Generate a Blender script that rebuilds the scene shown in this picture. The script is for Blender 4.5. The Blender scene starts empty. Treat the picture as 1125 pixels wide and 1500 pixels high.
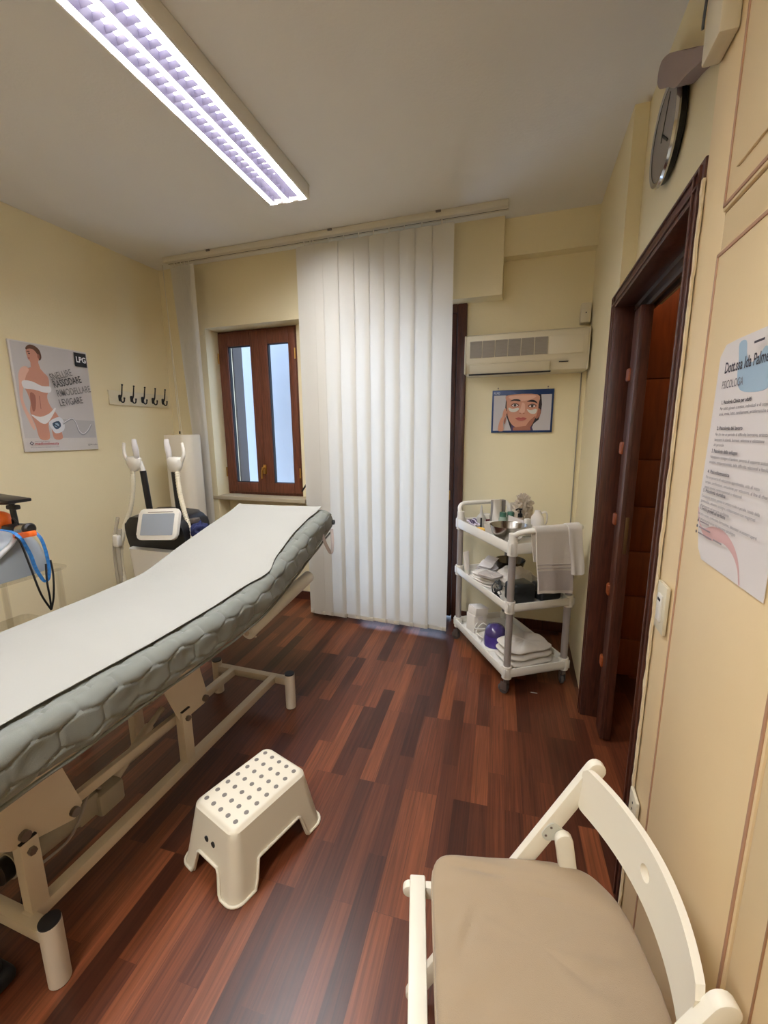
import bpy, bmesh, math, random
from mathutils import Vector, Matrix, noise
from mathutils.geometry import tessellate_polygon
random.seed(7)
PI = math.pi
sc = bpy.context.scene
C = bpy.context.scene.collection
WM = {}          # world matrix of every linked object

# ------------------------------------------------------------------ materials
def lin(c):
    return tuple(((x/255)/12.92 if x/255 <= .04045 else ((x/255+.055)/1.055)**2.4) for x in c)
_m = {}
def mat(name, rgb, rough=.5, metal=0, spec=.5, bump=0, bscale=60, var=0, vscale=4, trans=0, alpha=1,
        coat=0, sheen=0, ior=1.45, stretch=(1, 1, 1), detail=4):
    if name in _m: return _m[name]
    m = bpy.data.materials.new(name); m.use_nodes = True
    nt = m.node_tree; b = nt.nodes['Principled BSDF']
    col = (*lin(rgb), 1)
    b.inputs['Base Color'].default_value = col
    b.inputs['Roughness'].default_value = rough
    b.inputs['Metallic'].default_value = metal
    b.inputs['Specular IOR Level'].default_value = spec
    b.inputs['IOR'].default_value = ior
    b.inputs['Transmission Weight'].default_value = trans
    b.inputs['Alpha'].default_value = alpha
    b.inputs['Coat Weight'].default_value = coat
    b.inputs['Sheen Weight'].default_value = sheen
    tc = nt.nodes.new('ShaderNodeTexCoord'); mp = nt.nodes.new('ShaderNodeMapping')
    mp.inputs['Scale'].default_value = stretch
    nt.links.new(tc.outputs['Object'], mp.inputs['Vector'])
    n = nt.nodes.new('ShaderNodeTexNoise'); n.inputs['Scale'].default_value = vscale
    n.inputs['Detail'].default_value = detail
    nt.links.new(mp.outputs[0], n.inputs['Vector'])
    mx = nt.nodes.new('ShaderNodeMix'); mx.data_type = 'RGBA'
    v = max(var, .015)
    mx.inputs[6].default_value = tuple(x*(1-v) for x in col[:3])+(1,)
    mx.inputs[7].default_value = tuple(min(1, x*(1+v)) for x in col[:3])+(1,)
    nt.links.new(n.outputs['Fac'], mx.inputs[0]); nt.links.new(mx.outputs[2], b.inputs['Base Color'])
    if bump:
        n2 = nt.nodes.new('ShaderNodeTexNoise'); n2.inputs['Scale'].default_value = bscale
        n2.inputs['Detail'].default_value = 5
        nt.links.new(mp.outputs[0], n2.inputs['Vector'])
        bp = nt.nodes.new('ShaderNodeBump'); bp.inputs['Strength'].default_value = bump
        bp.inputs['Distance'].default_value = .004
        nt.links.new(n2.outputs['Fac'], bp.inputs['Height']); nt.links.new(bp.outputs[0], b.inputs['Normal'])
    _m[name] = m
    return m

def wood(name, dark, light, scale=(14, 14, 1.2), rough=.4, spec=.4):
    m = bpy.data.materials.new(name); m.use_nodes = True
    nt = m.node_tree; b = nt.nodes['Principled BSDF']
    b.inputs['Roughness'].default_value = rough; b.inputs['Specular IOR Level'].default_value = spec
    tc = nt.nodes.new('ShaderNodeTexCoord'); mp = nt.nodes.new('ShaderNodeMapping')
    mp.inputs['Scale'].default_value = scale
    nt.links.new(tc.outputs['Object'], mp.inputs['Vector'])
    n = nt.nodes.new('ShaderNodeTexNoise'); n.inputs['Scale'].default_value = 4
    n.inputs['Detail'].default_value = 6; n.inputs['Distortion'].default_value = .6
    nt.links.new(mp.outputs[0], n.inputs['Vector'])
    r = nt.nodes.new('ShaderNodeValToRGB')
    r.color_ramp.elements[0].position = .3; r.color_ramp.elements[0].color = (*lin(dark), 1)
    r.color_ramp.elements[1].position = .72; r.color_ramp.elements[1].color = (*lin(light), 1)
    nt.links.new(n.outputs['Fac'], r.inputs[0]); nt.links.new(r.outputs[0], b.inputs['Base Color'])
    _m[name] = m
    return m

def floor_mat():
    m = bpy.data.materials.new('merbau_strip_floor'); m.use_nodes = True
    nt = m.node_tree; b = nt.nodes['Principled BSDF']; L = nt.links.new; N = nt.nodes.new
    tc = N('ShaderNodeTexCoord'); mp = N('ShaderNodeMapping')
    mp.inputs['Rotation'].default_value = (0, 0, math.radians(90-3))
    L(tc.outputs['Object'], mp.inputs['Vector'])
    br = N('ShaderNodeTexBrick'); br.offset = .37; br.offset_frequency = 3
    br.inputs['Scale'].default_value = 1
    br.inputs['Brick Width'].default_value = .52; br.inputs['Row Height'].default_value = .073
    br.inputs['Mortar Size'].default_value = .0006; br.inputs['Mortar Smooth'].default_value = .4
    br.inputs['Color1'].default_value = (0, 0, 0, 1); br.inputs['Color2'].default_value = (1, 1, 1, 1)
    br.inputs['Mortar'].default_value = (.3, .3, .3, 1)
    L(mp.outputs[0], br.inputs['Vector'])
    rp = N('ShaderNodeValToRGB'); cr = rp.color_ramp
    cr.elements[0].position = 0; cr.elements[0].color = (*lin((58, 28, 17)), 1)
    cr.elements[1].position = 1; cr.elements[1].color = (*lin((124, 70, 42)), 1)
    for p, c in ((.25, (76, 39, 24)), (.5, (88, 46, 28)), (.75, (99, 53, 32))):
        e = cr.elements.new(p); e.color = (*lin(c), 1)
    L(br.outputs['Color'], rp.inputs[0])
    # grain: noise stretched along the strips, shifted per strip
    sc1 = N('ShaderNodeVectorMath'); sc1.operation = 'MULTIPLY'; sc1.inputs[1].default_value = (3, 95, 1)
    L(mp.outputs[0], sc1.inputs[0])
    ad = N('ShaderNodeVectorMath'); ad.operation = 'MULTIPLY_ADD'
    ad.inputs[1].default_value = (17, 31, 5); L(br.outputs['Color'], ad.inputs[0]); L(sc1.outputs[0], ad.inputs[2])
    n = N('ShaderNodeTexNoise'); n.inputs['Scale'].default_value = 1; n.inputs['Detail'].default_value = 4
    n.inputs['Distortion'].default_value = .8
    L(ad.outputs[0], n.inputs['Vector'])
    g = N('ShaderNodeMapRange'); g.inputs['From Min'].default_value = .3; g.inputs['From Max'].default_value = .7
    g.inputs['To Min'].default_value = .62; g.inputs['To Max'].default_value = 1.32
    L(n.outputs['Fac'], g.inputs['Value'])
    mu = N('ShaderNodeVectorMath'); mu.operation = 'SCALE'
    L(rp.outputs[0], mu.inputs[0]); L(g.outputs[0], mu.inputs['Scale'])
    L(mu.outputs[0], b.inputs['Base Color'])
    bp = N('ShaderNodeBump'); bp.inputs['Strength'].default_value = .06; bp.inputs['Distance'].default_value = .002
    L(n.outputs['Fac'], bp.inputs['Height']); L(bp.outputs[0], b.inputs['Normal'])
    b.inputs['Roughness'].default_value = .34
    b.inputs['Specular IOR Level'].default_value = .42
    return m

def emit(name, rgb, s):
    m = bpy.data.materials.new(name); m.use_nodes = True
    nt = m.node_tree; nt.nodes.remove(nt.nodes['Principled BSDF'])
    e = nt.nodes.new('ShaderNodeEmission'); e.inputs[0].default_value = (*lin(rgb), 1); e.inputs[1].default_value = s
    nt.links.new(e.outputs[0], nt.nodes['Material Output'].inputs[0])
    return m

def translucent(name, rgb, k=.45, rough=.8):
    m = bpy.data.materials.new(name); m.use_nodes = True
    nt = m.node_tree; b = nt.nodes['Principled BSDF']
    b.inputs['Roughness'].default_value = rough; b.inputs['Base Color'].default_value = (*lin(rgb), 1)
    t = nt.nodes.new('ShaderNodeBsdfTranslucent'); t.inputs[0].default_value = (*lin(rgb), 1)
    tc = nt.nodes.new('ShaderNodeTexCoord'); n = nt.nodes.new('ShaderNodeTexNoise')
    n.inputs['Scale'].default_value = 300; nt.links.new(tc.outputs['Object'], n.inputs['Vector'])
    bp = nt.nodes.new('ShaderNodeBump'); bp.inputs['Strength'].default_value = .1; bp.inputs['Distance'].default_value = .002
    nt.links.new(n.outputs['Fac'], bp.inputs['Height']); nt.links.new(bp.outputs[0], b.inputs['Normal'])
    x = nt.nodes.new('ShaderNodeMixShader'); x.inputs[0].default_value = k
    nt.links.new(b.outputs[0], x.inputs[1]); nt.links.new(t.outputs[0], x.inputs[2])
    nt.links.new(x.outputs[0], nt.nodes['Material Output'].inputs[0])
    return m

def glassy(name, rgb=(255, 255, 255), k=.12, rough=.03):
    m = bpy.data.materials.new(name); m.use_nodes = True
    nt = m.node_tree; nt.nodes.remove(nt.nodes['Principled BSDF'])
    t = nt.nodes.new('ShaderNodeBsdfTransparent'); t.inputs[0].default_value = (*lin(rgb), 1)
    g = nt.nodes.new('ShaderNodeBsdfGlossy'); g.inputs['Roughness'].default_value = rough
    x = nt.nodes.new('ShaderNodeMixShader'); x.inputs[0].default_value = k
    nt.links.new(t.outputs[0], x.inputs[1]); nt.links.new(g.outputs[0], x.inputs[2])
    nt.links.new(x.outputs[0], nt.nodes['Material Output'].inputs[0])
    return m

M_WALL = mat('cream_wall_paint', (231, 219, 183), .85, bump=.25, bscale=90, var=.03, vscale=1.5)
M_CEIL = mat('white_ceiling_paint', (229, 227, 222), .9, bump=.2, bscale=70)
M_FLOOR = floor_mat()
M_BROWN = wood('dark_mahogany', (56, 29, 20), (88, 48, 34), (25, 25, 2), .38)
M_WINW = wood('window_mahogany', (82, 45, 31), (116, 68, 48), (30, 30, 2), .4)
M_ORANGE = wood('corridor_panel_wood', (120, 58, 26), (150, 76, 34), (8, 8, 1), .45)
M_CUP = mat('cream_cupboard_lacquer', (232, 208, 164), .45, bump=.12, bscale=30, var=.05, vscale=3)
M_CUPG = mat('cupboard_groove_brown', (160, 120, 90), .6)
M_CUPR = mat('cupboard_bead_pink', (178, 136, 108), .5)
M_STRIP = mat('rough_white_plaster', (220, 204, 168), .9, bump=.6, bscale=60, var=.04, vscale=20)
M_WHITE = mat('white_plastic', (226, 222, 212), .35)
M_OFF = mat('offwhite_plastic', (214, 205, 180), .42, var=.03)
M_CHAIR = mat('white_painted_wood', (232, 226, 208), .38, bump=.05, bscale=40)
M_STOOL = mat('white_polypropylene', (218, 210, 190), .42, bump=.05, bscale=150)
M_GREYDOT = mat('grey_rubber', (118, 112, 106), .7, bump=.3, bscale=400)
M_STEELW = mat('white_powder_coat', (202, 190, 172), .45, bump=.1, bscale=300)
M_BLACK = mat('black_plastic', (22, 21, 22), .35)
M_BLACKM = mat('black_matt', (18, 17, 18), .7)
M_GREYMET = mat('grey_metal', (120, 112, 108), .35, metal=.7)
M_GREYP = mat('grey_plastic_tube', (146, 138, 134), .4)
M_CHROME = mat('chrome', (200, 200, 200), .15, metal=1)
M_STEEL = mat('brushed_steel', (170, 165, 158), .22, metal=1)
M_BRASS = mat('brass', (200, 160, 90), .28, metal=1)
M_CUSH = mat('beige_cotton', (162, 143, 117), .9, bump=.25, bscale=700, sheen=.2, var=.03, vscale=6)
M_QUILT = mat('grey_green_quilt', (116, 119, 112), .88, bump=.25, bscale=500, sheen=.3, var=.05, vscale=9)
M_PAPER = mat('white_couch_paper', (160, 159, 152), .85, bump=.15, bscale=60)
M_PAPER2 = mat('white_print_paper', (222, 216, 214), .75)
M_TOWEL = mat('white_terry', (228, 220, 208), .95, bump=1, bscale=420, sheen=.3)
M_TOWELG = mat('grey_terry', (192, 182, 174), .95, bump=1, bscale=420, sheen=.3)
M_CLOTH = mat('white_cotton_cloth', (226, 220, 212), .9, bump=.3, bscale=300)
M_DKCLOTH = mat('black_nylon', (44, 44, 44), .5, bump=.3, bscale=200)
M_BLIND = translucent('blind_fabric', (238, 235, 228), .56)
M_RAIL = mat('blind_rail_ivory', (206, 200, 184), .45)
M_GLASS = glassy('window_glass', (250, 252, 255), .05)
M_ACRYL = glassy('clear_acrylic', (251, 250, 247), .12, .08)
M_PURPLE = mat('purple_plastic', (66, 48, 130), .2, coat=.5)
M_PURPLET = mat('smoky_purple_lid', (70, 58, 110), .12, coat=.6)
M_BLUE = mat('blue_ribbon', (36, 104, 168), .6, var=.7, vscale=70, detail=1)
M_NAVY = mat('navy_cloth', (36, 42, 84), .8)
M_ORNG = mat('orange_plastic', (226, 104, 36), .35)
M_GREYBLUE = mat('grey_blue_plastic', (136, 142, 148), .3, var=.08, vscale=5)
M_SCREEN = mat('tablet_screen', (150, 158, 168), .12, var=.1, vscale=3)
M_MAUVE = mat('mauve_cloth', (152, 136, 132), .9, bump=.2)
M_CLOCK = mat('clock_face_grey', (132, 128, 126), .25, var=.06, vscale=12)
M_SLIMW = mat('stone_sill', (178, 164, 138), .6, bump=.2)
M_STONE = mat('outside_stone', (92, 86, 82), .9, bump=.5, bscale=30, var=.15)

# ------------------------------------------------------------------ bmesh helpers
def nb(): return bmesh.new()
def box(bm, x0, x1, y0, y1, z0, z1, bev=0, seg=2, M=None):
    r = bmesh.ops.create_cube(bm, size=1)
    vs = r['verts']
    bmesh.ops.scale(bm, vec=(x1-x0, y1-y0, z1-z0), verts=vs)
    bmesh.ops.translate(bm, vec=((x0+x1)/2, (y0+y1)/2, (z0+z1)/2), verts=vs)
    if bev:
        es = list({e for v in vs for e in v.link_edges})
        r2 = bmesh.ops.bevel(bm, geom=es, offset=bev, segments=seg, affect='EDGES', profile=.5)
        vs = list({v for f in r2['faces'] for v in f.verts} | {v for v in vs if v.is_valid})
    if M is not None: bmesh.ops.transform(bm, matrix=M, verts=[v for v in vs if v.is_valid])
    return vs
def cyl(bm, p0, p1, r0, r1=None, n=20, cap=True):
    r1 = r0 if r1 is None else r1
    p0 = Vector(p0); p1 = Vector(p1); d = (p1-p0).normalized()
    a = d.orthogonal().normalized(); b = d.cross(a)
    A = [bm.verts.new(p0+(a*math.cos(t)+b*math.sin(t))*r0) for t in [2*PI*i/n for i in range(n)]]
    B = [bm.verts.new(p1+(a*math.cos(t)+b*math.sin(t))*r1) for t in [2*PI*i/n for i in range(n)]]
    for i in range(n): bm.faces.new((A[i], A[(i+1) % n], B[(i+1) % n], B[i]))
    if cap: bm.faces.new(A[::-1]); bm.faces.new(B)
def crom(pts, k=6, closed=False):
    P = [Vector(p) for p in pts]; n = len(P); out = []
    rng = range(n) if closed else range(n-1)
    for i in rng:
        p1 = P[i]; p2 = P[(i+1) % n]
        p0 = P[i-1] if (closed or i > 0) else p1
        p3 = P[(i+2) % n] if (closed or i+2 < n) else p2
        for j in range(k):
            t = j/k
            out.append(.5*((2*p1)+(-p0+p2)*t+(2*p0-5*p1+4*p2-p3)*t*t+(-p0+3*p1-3*p2+p3)*t**3))
    if not closed: out.append(P[-1])
    return out
def tube(bm, pts, r, n=10, k=6, flat=None, smooth=True):
    P = crom(pts, k) if smooth else [Vector(p) for p in pts]
    rr = r if callable(r) else (lambda t: r)
    prev = None; a = None
    for i, p in enumerate(P):
        d = (P[min(i+1, len(P)-1)]-P[max(i-1, 0)]).normalized()
        if a is None: a = d.orthogonal().normalized()
        else:
            a = (a-d*a.dot(d)); a = a.normalized() if a.length > 1e-6 else d.orthogonal().normalized()
        b = d.cross(a); R = rr(i/(len(P)-1))
        ring = [bm.verts.new(p+(a*math.cos(t)+b*math.sin(t)*(flat or 1))*R) for t in [2*PI*j/n for j in range(n)]]
        if prev:
            for j in range(n): bm.faces.new((prev[j], prev[(j+1) % n], ring[(j+1) % n], ring[j]))
        else: bm.faces.new(ring[::-1])
        prev = ring
    bm.faces.new(prev)
def lathe(bm, prof, c=(0, 0, 0), n=28, M=None, sx=1, sy=1):
    rings = []; c = Vector(c)
    for r, z in prof:
        if r < 1e-5: rings.append([bm.verts.new(c+Vector((0, 0, z)))])
        else: rings.append([bm.verts.new(c+Vector((r*sx*math.cos(t), r*sy*math.sin(t), z))) for t in [2*PI*i/n for i in range(n)]])
    for A, B in zip(rings, rings[1:]):
        for i in range(n):
            j = (i+1) % n
            if len(A) == 1 and len(B) == 1: continue
            if len(A) == 1: bm.faces.new((A[0], B[j], B[i]))
            elif len(B) == 1: bm.faces.new((A[i], A[j], B[0]))
            else: bm.faces.new((A[i], A[j], B[j], B[i]))
    if M is not None: bmesh.ops.transform(bm, matrix=M, verts=[v for R in rings for v in R])
def prism(bm, pts, h, M=None, bev=0):
    """2D outline in xy, extruded 0..h along z, then M"""
    A = [bm.verts.new((p[0], p[1], 0)) for p in pts]; B = [bm.verts.new((p[0], p[1], h)) for p in pts]
    n = len(pts)
    f0 = bm.faces.new(A[::-1]); f1 = bm.faces.new(B)
    for i in range(n): bm.faces.new((A[i], A[(i+1) % n], B[(i+1) % n], B[i]))
    vs = A+B
    if bev:
        es = list(set(f0.edges) | set(f1.edges))
        r = bmesh.ops.bevel(bm, geom=es, offset=bev, segments=2, affect='EDGES', profile=.5)
        vs = list({v for f in r['faces'] for v in f.verts} | {v for v in vs if v.is_valid})
    if M is not None: bmesh.ops.transform(bm, matrix=M, verts=[v for v in vs if v.is_valid])
def rrect(w, h, r, n=6, cx=0, cy=0):
    out = []
    for sx, sy, a0 in ((1, 1, 0), (-1, 1, 90), (-1, -1, 180), (1, -1, 270)):
        for i in range(n+1):
            a = math.radians(a0+90*i/n)
            out.append((cx+sx*(w/2-r)+r*math.cos(a), cy+sy*(h/2-r)+r*math.sin(a)))
    return out
def stadium(p0, p1, w, n=8):
    p0 = Vector(p0); p1 = Vector(p1); d = (p1-p0).normalized(); a = math.atan2(d.y, d.x); out = []
    for i in range(n+1):
        t = a-PI/2+PI*i/n; out.append((p1.x+w/2*math.cos(t), p1.y+w/2*math.sin(t)))
    for i in range(n+1):
        t = a+PI/2+PI*i/n; out.append((p0.x+w/2*math.cos(t), p0.y+w/2*math.sin(t)))
    return out
def frame3(o, x, y, z=None):
    x = Vector(x); y = Vector(y); z = Vector(z) if z else x.cross(y)
    return Matrix(((x.x, y.x, z.x, o[0]), (x.y, y.y, z.y, o[1]), (x.z, y.z, z.z, o[2]), (0, 0, 0, 1)))
def grid(bm, f, nu, nv, closeu=False, thick=0):
    V = [[bm.verts.new(f(i/(nu if closeu else nu-1), j/(nv-1))) for j in range(nv)] for i in range(nu)]
    for i in range(nu if closeu else nu-1):
        for j in range(nv-1):
            bm.faces.new((V[i][j], V[(i+1) % nu][j], V[(i+1) % nu][j+1], V[i][j+1]))
    return V
def slab(bm, f, nu, nv, t=.002):
    """a sheet with thickness: f(u,v)->Vector; offset along the sheet normal"""
    P = [[Vector(f(i/(nu-1), j/(nv-1))) for j in range(nv)] for i in range(nu)]
    A = [[bm.verts.new(p) for p in r] for r in P]; B = []
    for i in range(nu):
        row = []
        for j in range(nv):
            du = P[min(i+1, nu-1)][j]-P[max(i-1, 0)][j]; dv = P[i][min(j+1, nv-1)]-P[i][max(j-1, 0)]
            nrm = du.cross(dv); nrm = nrm.normalized() if nrm.length > 1e-12 else Vector((0, 0, 1))
            row.append(bm.verts.new(P[i][j]-nrm*t))
        B.append(row)
    for i in range(nu-1):
        for j in range(nv-1):
            bm.faces.new((A[i][j], A[i+1][j], A[i+1][j+1], A[i][j+1]))
            bm.faces.new((B[i][j], B[i][j+1], B[i+1][j+1], B[i+1][j]))
    for i in range(nu-1):
        bm.faces.new((A[i][0], B[i][0], B[i+1][0], A[i+1][0]))
        bm.faces.new((A[i+1][nv-1], B[i+1][nv-1], B[i][nv-1], A[i][nv-1]))
    for j in range(nv-1):
        bm.faces.new((A[0][j+1], B[0][j+1], B[0][j], A[0][j]))
        bm.faces.new((A[nu-1][j], B[nu-1][j], B[nu-1][j+1], A[nu-1][j+1]))

# ------------------------------------------------------------------ object helpers
def link(name, bm, m, smooth=True):
    bmesh.ops.recalc_face_normals(bm, faces=bm.faces)
    me = bpy.data.meshes.new(name); bm.to_mesh(me); bm.free()
    for x in (m if isinstance(m, (list, tuple)) else [m]): me.materials.append(x)
    if smooth:
        me.polygons.foreach_set('use_smooth', [True]*len(me.polygons))
        me.set_sharp_from_angle(angle=math.radians(38))
    o = bpy.data.objects.new(name, me); C.objects.link(o)
    return o
def part(name, bm, m, parent, world=True, label=None, smooth=True):
    if world: bm.transform(WM[parent.name].inverted())
    o = link(name, bm, m, smooth); o.parent = parent; WM[o.name] = WM[parent.name]
    if label: o['label'] = label
    return o
def props(o, label, cat, group=None, kind=None):
    if label: o['label'] = label
    if cat: o['category'] = cat
    if group: o['group'] = group
    if kind: o['kind'] = kind
def solo(name, bm, m, label, cat, group=None, kind=None, smooth=True):
    lo = [min(v.co[i] for v in bm.verts) for i in range(3)]; hi = [max(v.co[i] for v in bm.verts) for i in range(3)]
    c = Vector(((lo[0]+hi[0])/2, (lo[1]+hi[1])/2, lo[2]))
    bm.transform(Matrix.Translation(-c))
    o = link(name, bm, m, smooth); o.location = c; WM[o.name] = Matrix.Translation(c)
    props(o, label, cat, group, kind)
    return o
def thing(name, label, cat, loc=(0, 0, 0), rz=0, group=None, kind=None):
    o = bpy.data.objects.new(name, None); C.objects.link(o); o.empty_display_size = .05
    o.location = loc; o.rotation_euler = (0, 0, rz)
    WM[o.name] = Matrix.Translation(Vector(loc)) @ Matrix.Rotation(rz, 4, 'Z')
    props(o, label, cat, group, kind)
    return o
def struct(name, bm, m, smooth=False):
    return solo(name, bm, m, None, None, kind='structure', smooth=smooth)

# ------------------------------------------------------------------ printed artwork (flat, on a real sheet)
class Art:
    def __init__(s, o, U, V, N):
        s.o = Vector(o); s.U = Vector(U); s.V = Vector(V); s.N = Vector(N); s.k = 1
        s.bm = nb(); s.mats = []; s.idx = {}
    def mi(s, c):
        if c not in s.idx:
            s.idx[c] = len(s.mats); s.mats.append(mat('ink_%d_%d_%d' % c, c, .6))
        return s.idx[c]
    def P(s, u, v): return s.o+s.U*u+s.V*v+s.N*(.00025*s.k)
    def poly(s, pts, c, smooth=0):
        if smooth: pts = [(p.x, p.y) for p in crom([(a, b, 0) for a, b in pts], smooth, True)]
        vs = [s.bm.verts.new(s.P(*p)) for p in pts]
        i = s.mi(c)
        for t in tessellate_polygon([[Vector((p[0], p[1], 0)) for p in pts]]):
            try: s.bm.faces.new([vs[q] for q in t]).material_index = i
            except ValueError: pass
        s.k += 1
    def rect(s, u0, v0, u1, v1, c): s.poly([(u0, v0), (u1, v0), (u1, v1), (u0, v1)], c)
    def ell(s, u, v, a, b, c, rot=0, n=20):
        s.poly([(u+a*math.cos(t)*math.cos(rot)-b*math.sin(t)*math.sin(rot), v+a*math.cos(t)*math.sin(rot)+b*math.sin(t)*math.cos(rot)) for t in [2*PI*i/n for i in range(n)]], c)
    def line(s, pts, w, c):
        P = crom([(a, b, 0) for a, b in pts], 6); L = []; R = []
        for i, p in enumerate(P):
            d = (P[min(i+1, len(P)-1)]-P[max(i-1, 0)]).normalized(); n = Vector((-d.y, d.x, 0))*w/2
            L.append(p+n); R.append(p-n)
        i_ = s.mi(c)
        for i in range(len(P)-1):
            f = s.bm.faces.new([s.bm.verts.new(s.P(q.x, q.y)) for q in (L[i], L[i+1], R[i+1], R[i])]); f.material_index = i_
        s.k += 1
    def text(s, t, u, v, size, c, width=None, ang=0, bold=0):
        """v grows downwards; baseline starts at (u,v); width fits the line"""
        cu = bpy.data.curves.new('t', 'FONT'); cu.body = t; cu.size = size; cu.offset = bold
        cu.resolution_u = 3
        ob = bpy.data.objects.new('t', cu); C.objects.link(ob)
        dg = bpy.context.evaluated_depsgraph_get(); me = bpy.data.meshes.new_from_object(ob.evaluated_get(dg))
        C.objects.unlink(ob); bpy.data.objects.remove(ob)
        if not me.vertices: return
        xs = [w.co.x for w in me.vertices]; sx = width/(max(xs)-min(xs)) if width else 1
        ca, sa = math.cos(ang), math.sin(ang); i_ = s.mi(c); vs = []
        for w in me.vertices:
            x = (w.co.x-min(xs))*sx; y = w.co.y
            vs.append(s.bm.verts.new(s.P(u+x*ca-y*sa, v-(x*sa+y*ca))))
        for p in me.polygons:
            try: s.bm.faces.new([vs[k] for k in p.vertices]).material_index = i_
            except ValueError: pass
        bpy.data.meshes.remove(me); s.k += 1
    def done(s, name, parent):
        s.bm.transform(WM[parent.name].inverted())
        me = bpy.data.meshes.new(name); s.bm.to_mesh(me); s.bm.free()
        for m in s.mats: me.materials.append(m)
        o = bpy.data.objects.new(name, me); C.objects.link(o); o.parent = parent; WM[o.name] = WM[parent.name]
        return o

# ================================================================== THE ROOM
ZC = 3.07; XL = -3.24; YM = 3.34; YN = 3.50; YA = 3.48; XR = .41; XB = .472; YB = -1.5
bm = nb(); box(bm, -3.4, 2.0, -1.6, 3.75, -.05, 0); struct('floor', bm, M_FLOOR)
bm = nb(); box(bm, -3.4, 2.0, -1.6, 3.75, ZC, ZC+.06); struct('ceiling', bm, M_CEIL)
bm = nb(); box(bm, XL-.1, XL, -1.6, 3.75, 0, ZC); struct('wall_left', bm, M_WALL)
bm = nb(); box(bm, XL, 1.6, -1.6, YB, 0, ZC); struct('wall_rear', bm, M_WALL)
bm = nb()
box(bm, XL, -2.78, YM, 3.7, 0, ZC)                # pier left of the window niche
box(bm, -2.78, -1.81, YM, 3.7, 2.54, ZC)          # lintel over the niche
box(bm, -1.81, -.197, YM, 3.7, 2.565, ZC)         # shutter box over the balcony door
box(bm, -1.81, -1.50, YM, 3.7, 0, 2.565)
box(bm, -2.78, -1.81, YN, 3.7, 0, .985)           # apron
box(bm, -1.945, -1.81, YN, 3.7, .985, 2.54)
box(bm, -.455, XB, YA, 3.7, 0, ZC)                # wall with the air conditioner
box(bm, -.197, XR, 3.39, YA, 2.826, ZC)           # beam
struct('wall_back', bm, M_WALL)
bm = nb()
box(bm, XR, .48, 2.49, YA, 0, ZC)
box(bm, XB, .60, 1.345, 2.49, 2.20, ZC)
struct('wall_right', bm, M_WALL)
bm = nb(); box(bm, .625, .70, -1.5, 1.345, 0, ZC); struct('wall_behind_cupboard', bm, M_WALL)
bm = nb()
box(bm, 1.5, 1.6, -1.5, 3.7, 0, ZC); box(bm, .70, 1.5, 1.0, 1.1, 0, ZC); box(bm, .48, 1.5, 3.2, 3.3, 0, ZC)
struct('wall_corridor', bm, M_WALL)
bm = nb(); box(bm, -3.24, -3.225, -1.5, YM, 0, .08, .003); struct('baseboard_left', bm, M_BROWN)
bm = nb()
box(bm, -3.225, -2.78, YM-.015, YM, 0, .08); box(bm, -2.78, -1.81, YN-.015, YN, 0, .08)
box(bm, -1.81, -1.50, YM-.015, YM, 0, .08); box(bm, -.455, XR, YA-.015, YA, 0, .08)
struct('baseboard_back', bm, M_BROWN)

# ---- window in the niche
w1 = thing('window_1', None, None, (-2.36, YN, .99), kind='structure')
def ring(bm, x0, x1, z0, z1, t, y0, y1, b=.004):
    box(bm, x0, x0+t, y0, y1, z0, z1, b); box(bm, x1-t, x1, y0, y1, z0, z1, b)
    box(bm, x0+t, x1-t, y0, y1, z1-t, z1, b); box(bm, x0+t, x1-t, y0, y1, z0, z0+t, b)
bm = nb(); ring(bm, -2.778, -1.945, 1.02, 2.538, .05, 3.505, 3.60); part('window_frame', bm, M_WINW, w1)
for x0, x1 in ((-2.765, -2.335), (-2.335, -1.955)):
    bm = nb(); L_, R_ = (x0+.10, x1-.085) if x0 < -2.5 else (x0+.095, x1-.07)
    y0, y1 = 3.485, 3.54
    box(bm, x0, L_, y0, y1, 1.045, 2.52, .006); box(bm, R_, x1, y0, y1, 1.045, 2.52, .006)
    box(bm, L_, R_, y0, y1, 2.40, 2.52, .004); box(bm, L_, R_, y0, y1, 1.045, 1.14, .004)
    s_ = part('window_sash', bm, M_WINW, w1)
    bm = nb(); ring(bm, L_-.002, R_+.002, 1.138, 2.402, .007, 3.497, 3.53, 0); part('glazing_bead', bm, M_BLACKM, s_)
    bm = nb(); box(bm, L_, R_, 3.515, 3.519, 1.14, 2.40); part('pane', bm, M_GLASS, s_, smooth=False)
    xh = x0 if x0 < -2.5 else x1
    for zh in (1.24, 2.30):
        bm = nb(); cyl(bm, (xh, 3.478, zh-.045), (xh, 3.478, zh+.045), .007); part('hinge', bm, M_BRASS, s_)
bm = nb()
box(bm, -2.348, -2.312, 3.470, 3.486, 1.225, 1.315, .006)
cyl(bm, (-2.33, 3.48, 1.285), (-2.33, 3.44, 1.285), .011)
tube(bm, [(-2.33, 3.445, 1.29), (-2.34, 3.44, 1.25), (-2.345, 3.442, 1.185)], lambda t: .010-.002*t)
part('window_handle', bm, M_BRASS, w1)
bm = nb(); box(bm, -2.84, -1.835, 3.33, 3.5, .985, 1.02, .004); struct('trim_1', bm, M_SLIMW)  # marble sill
bm = nb(); box(bm, -2.95, -2.775, 3.705, 3.86, .9, 2.75, .01); box(bm, -2.95, -1.7, 3.72, 3.9, .88, 1.0)
struct('trim_2', bm, M_STONE)     # stone reveal outside

bm = nb(); box(bm, -6.0, -2.15, 4.6, 4.75, -1, 5); struct('wall_outside', bm, mat('neighbour_wall', (184, 188, 196), .9, bump=.3, bscale=12, var=.03))

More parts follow.
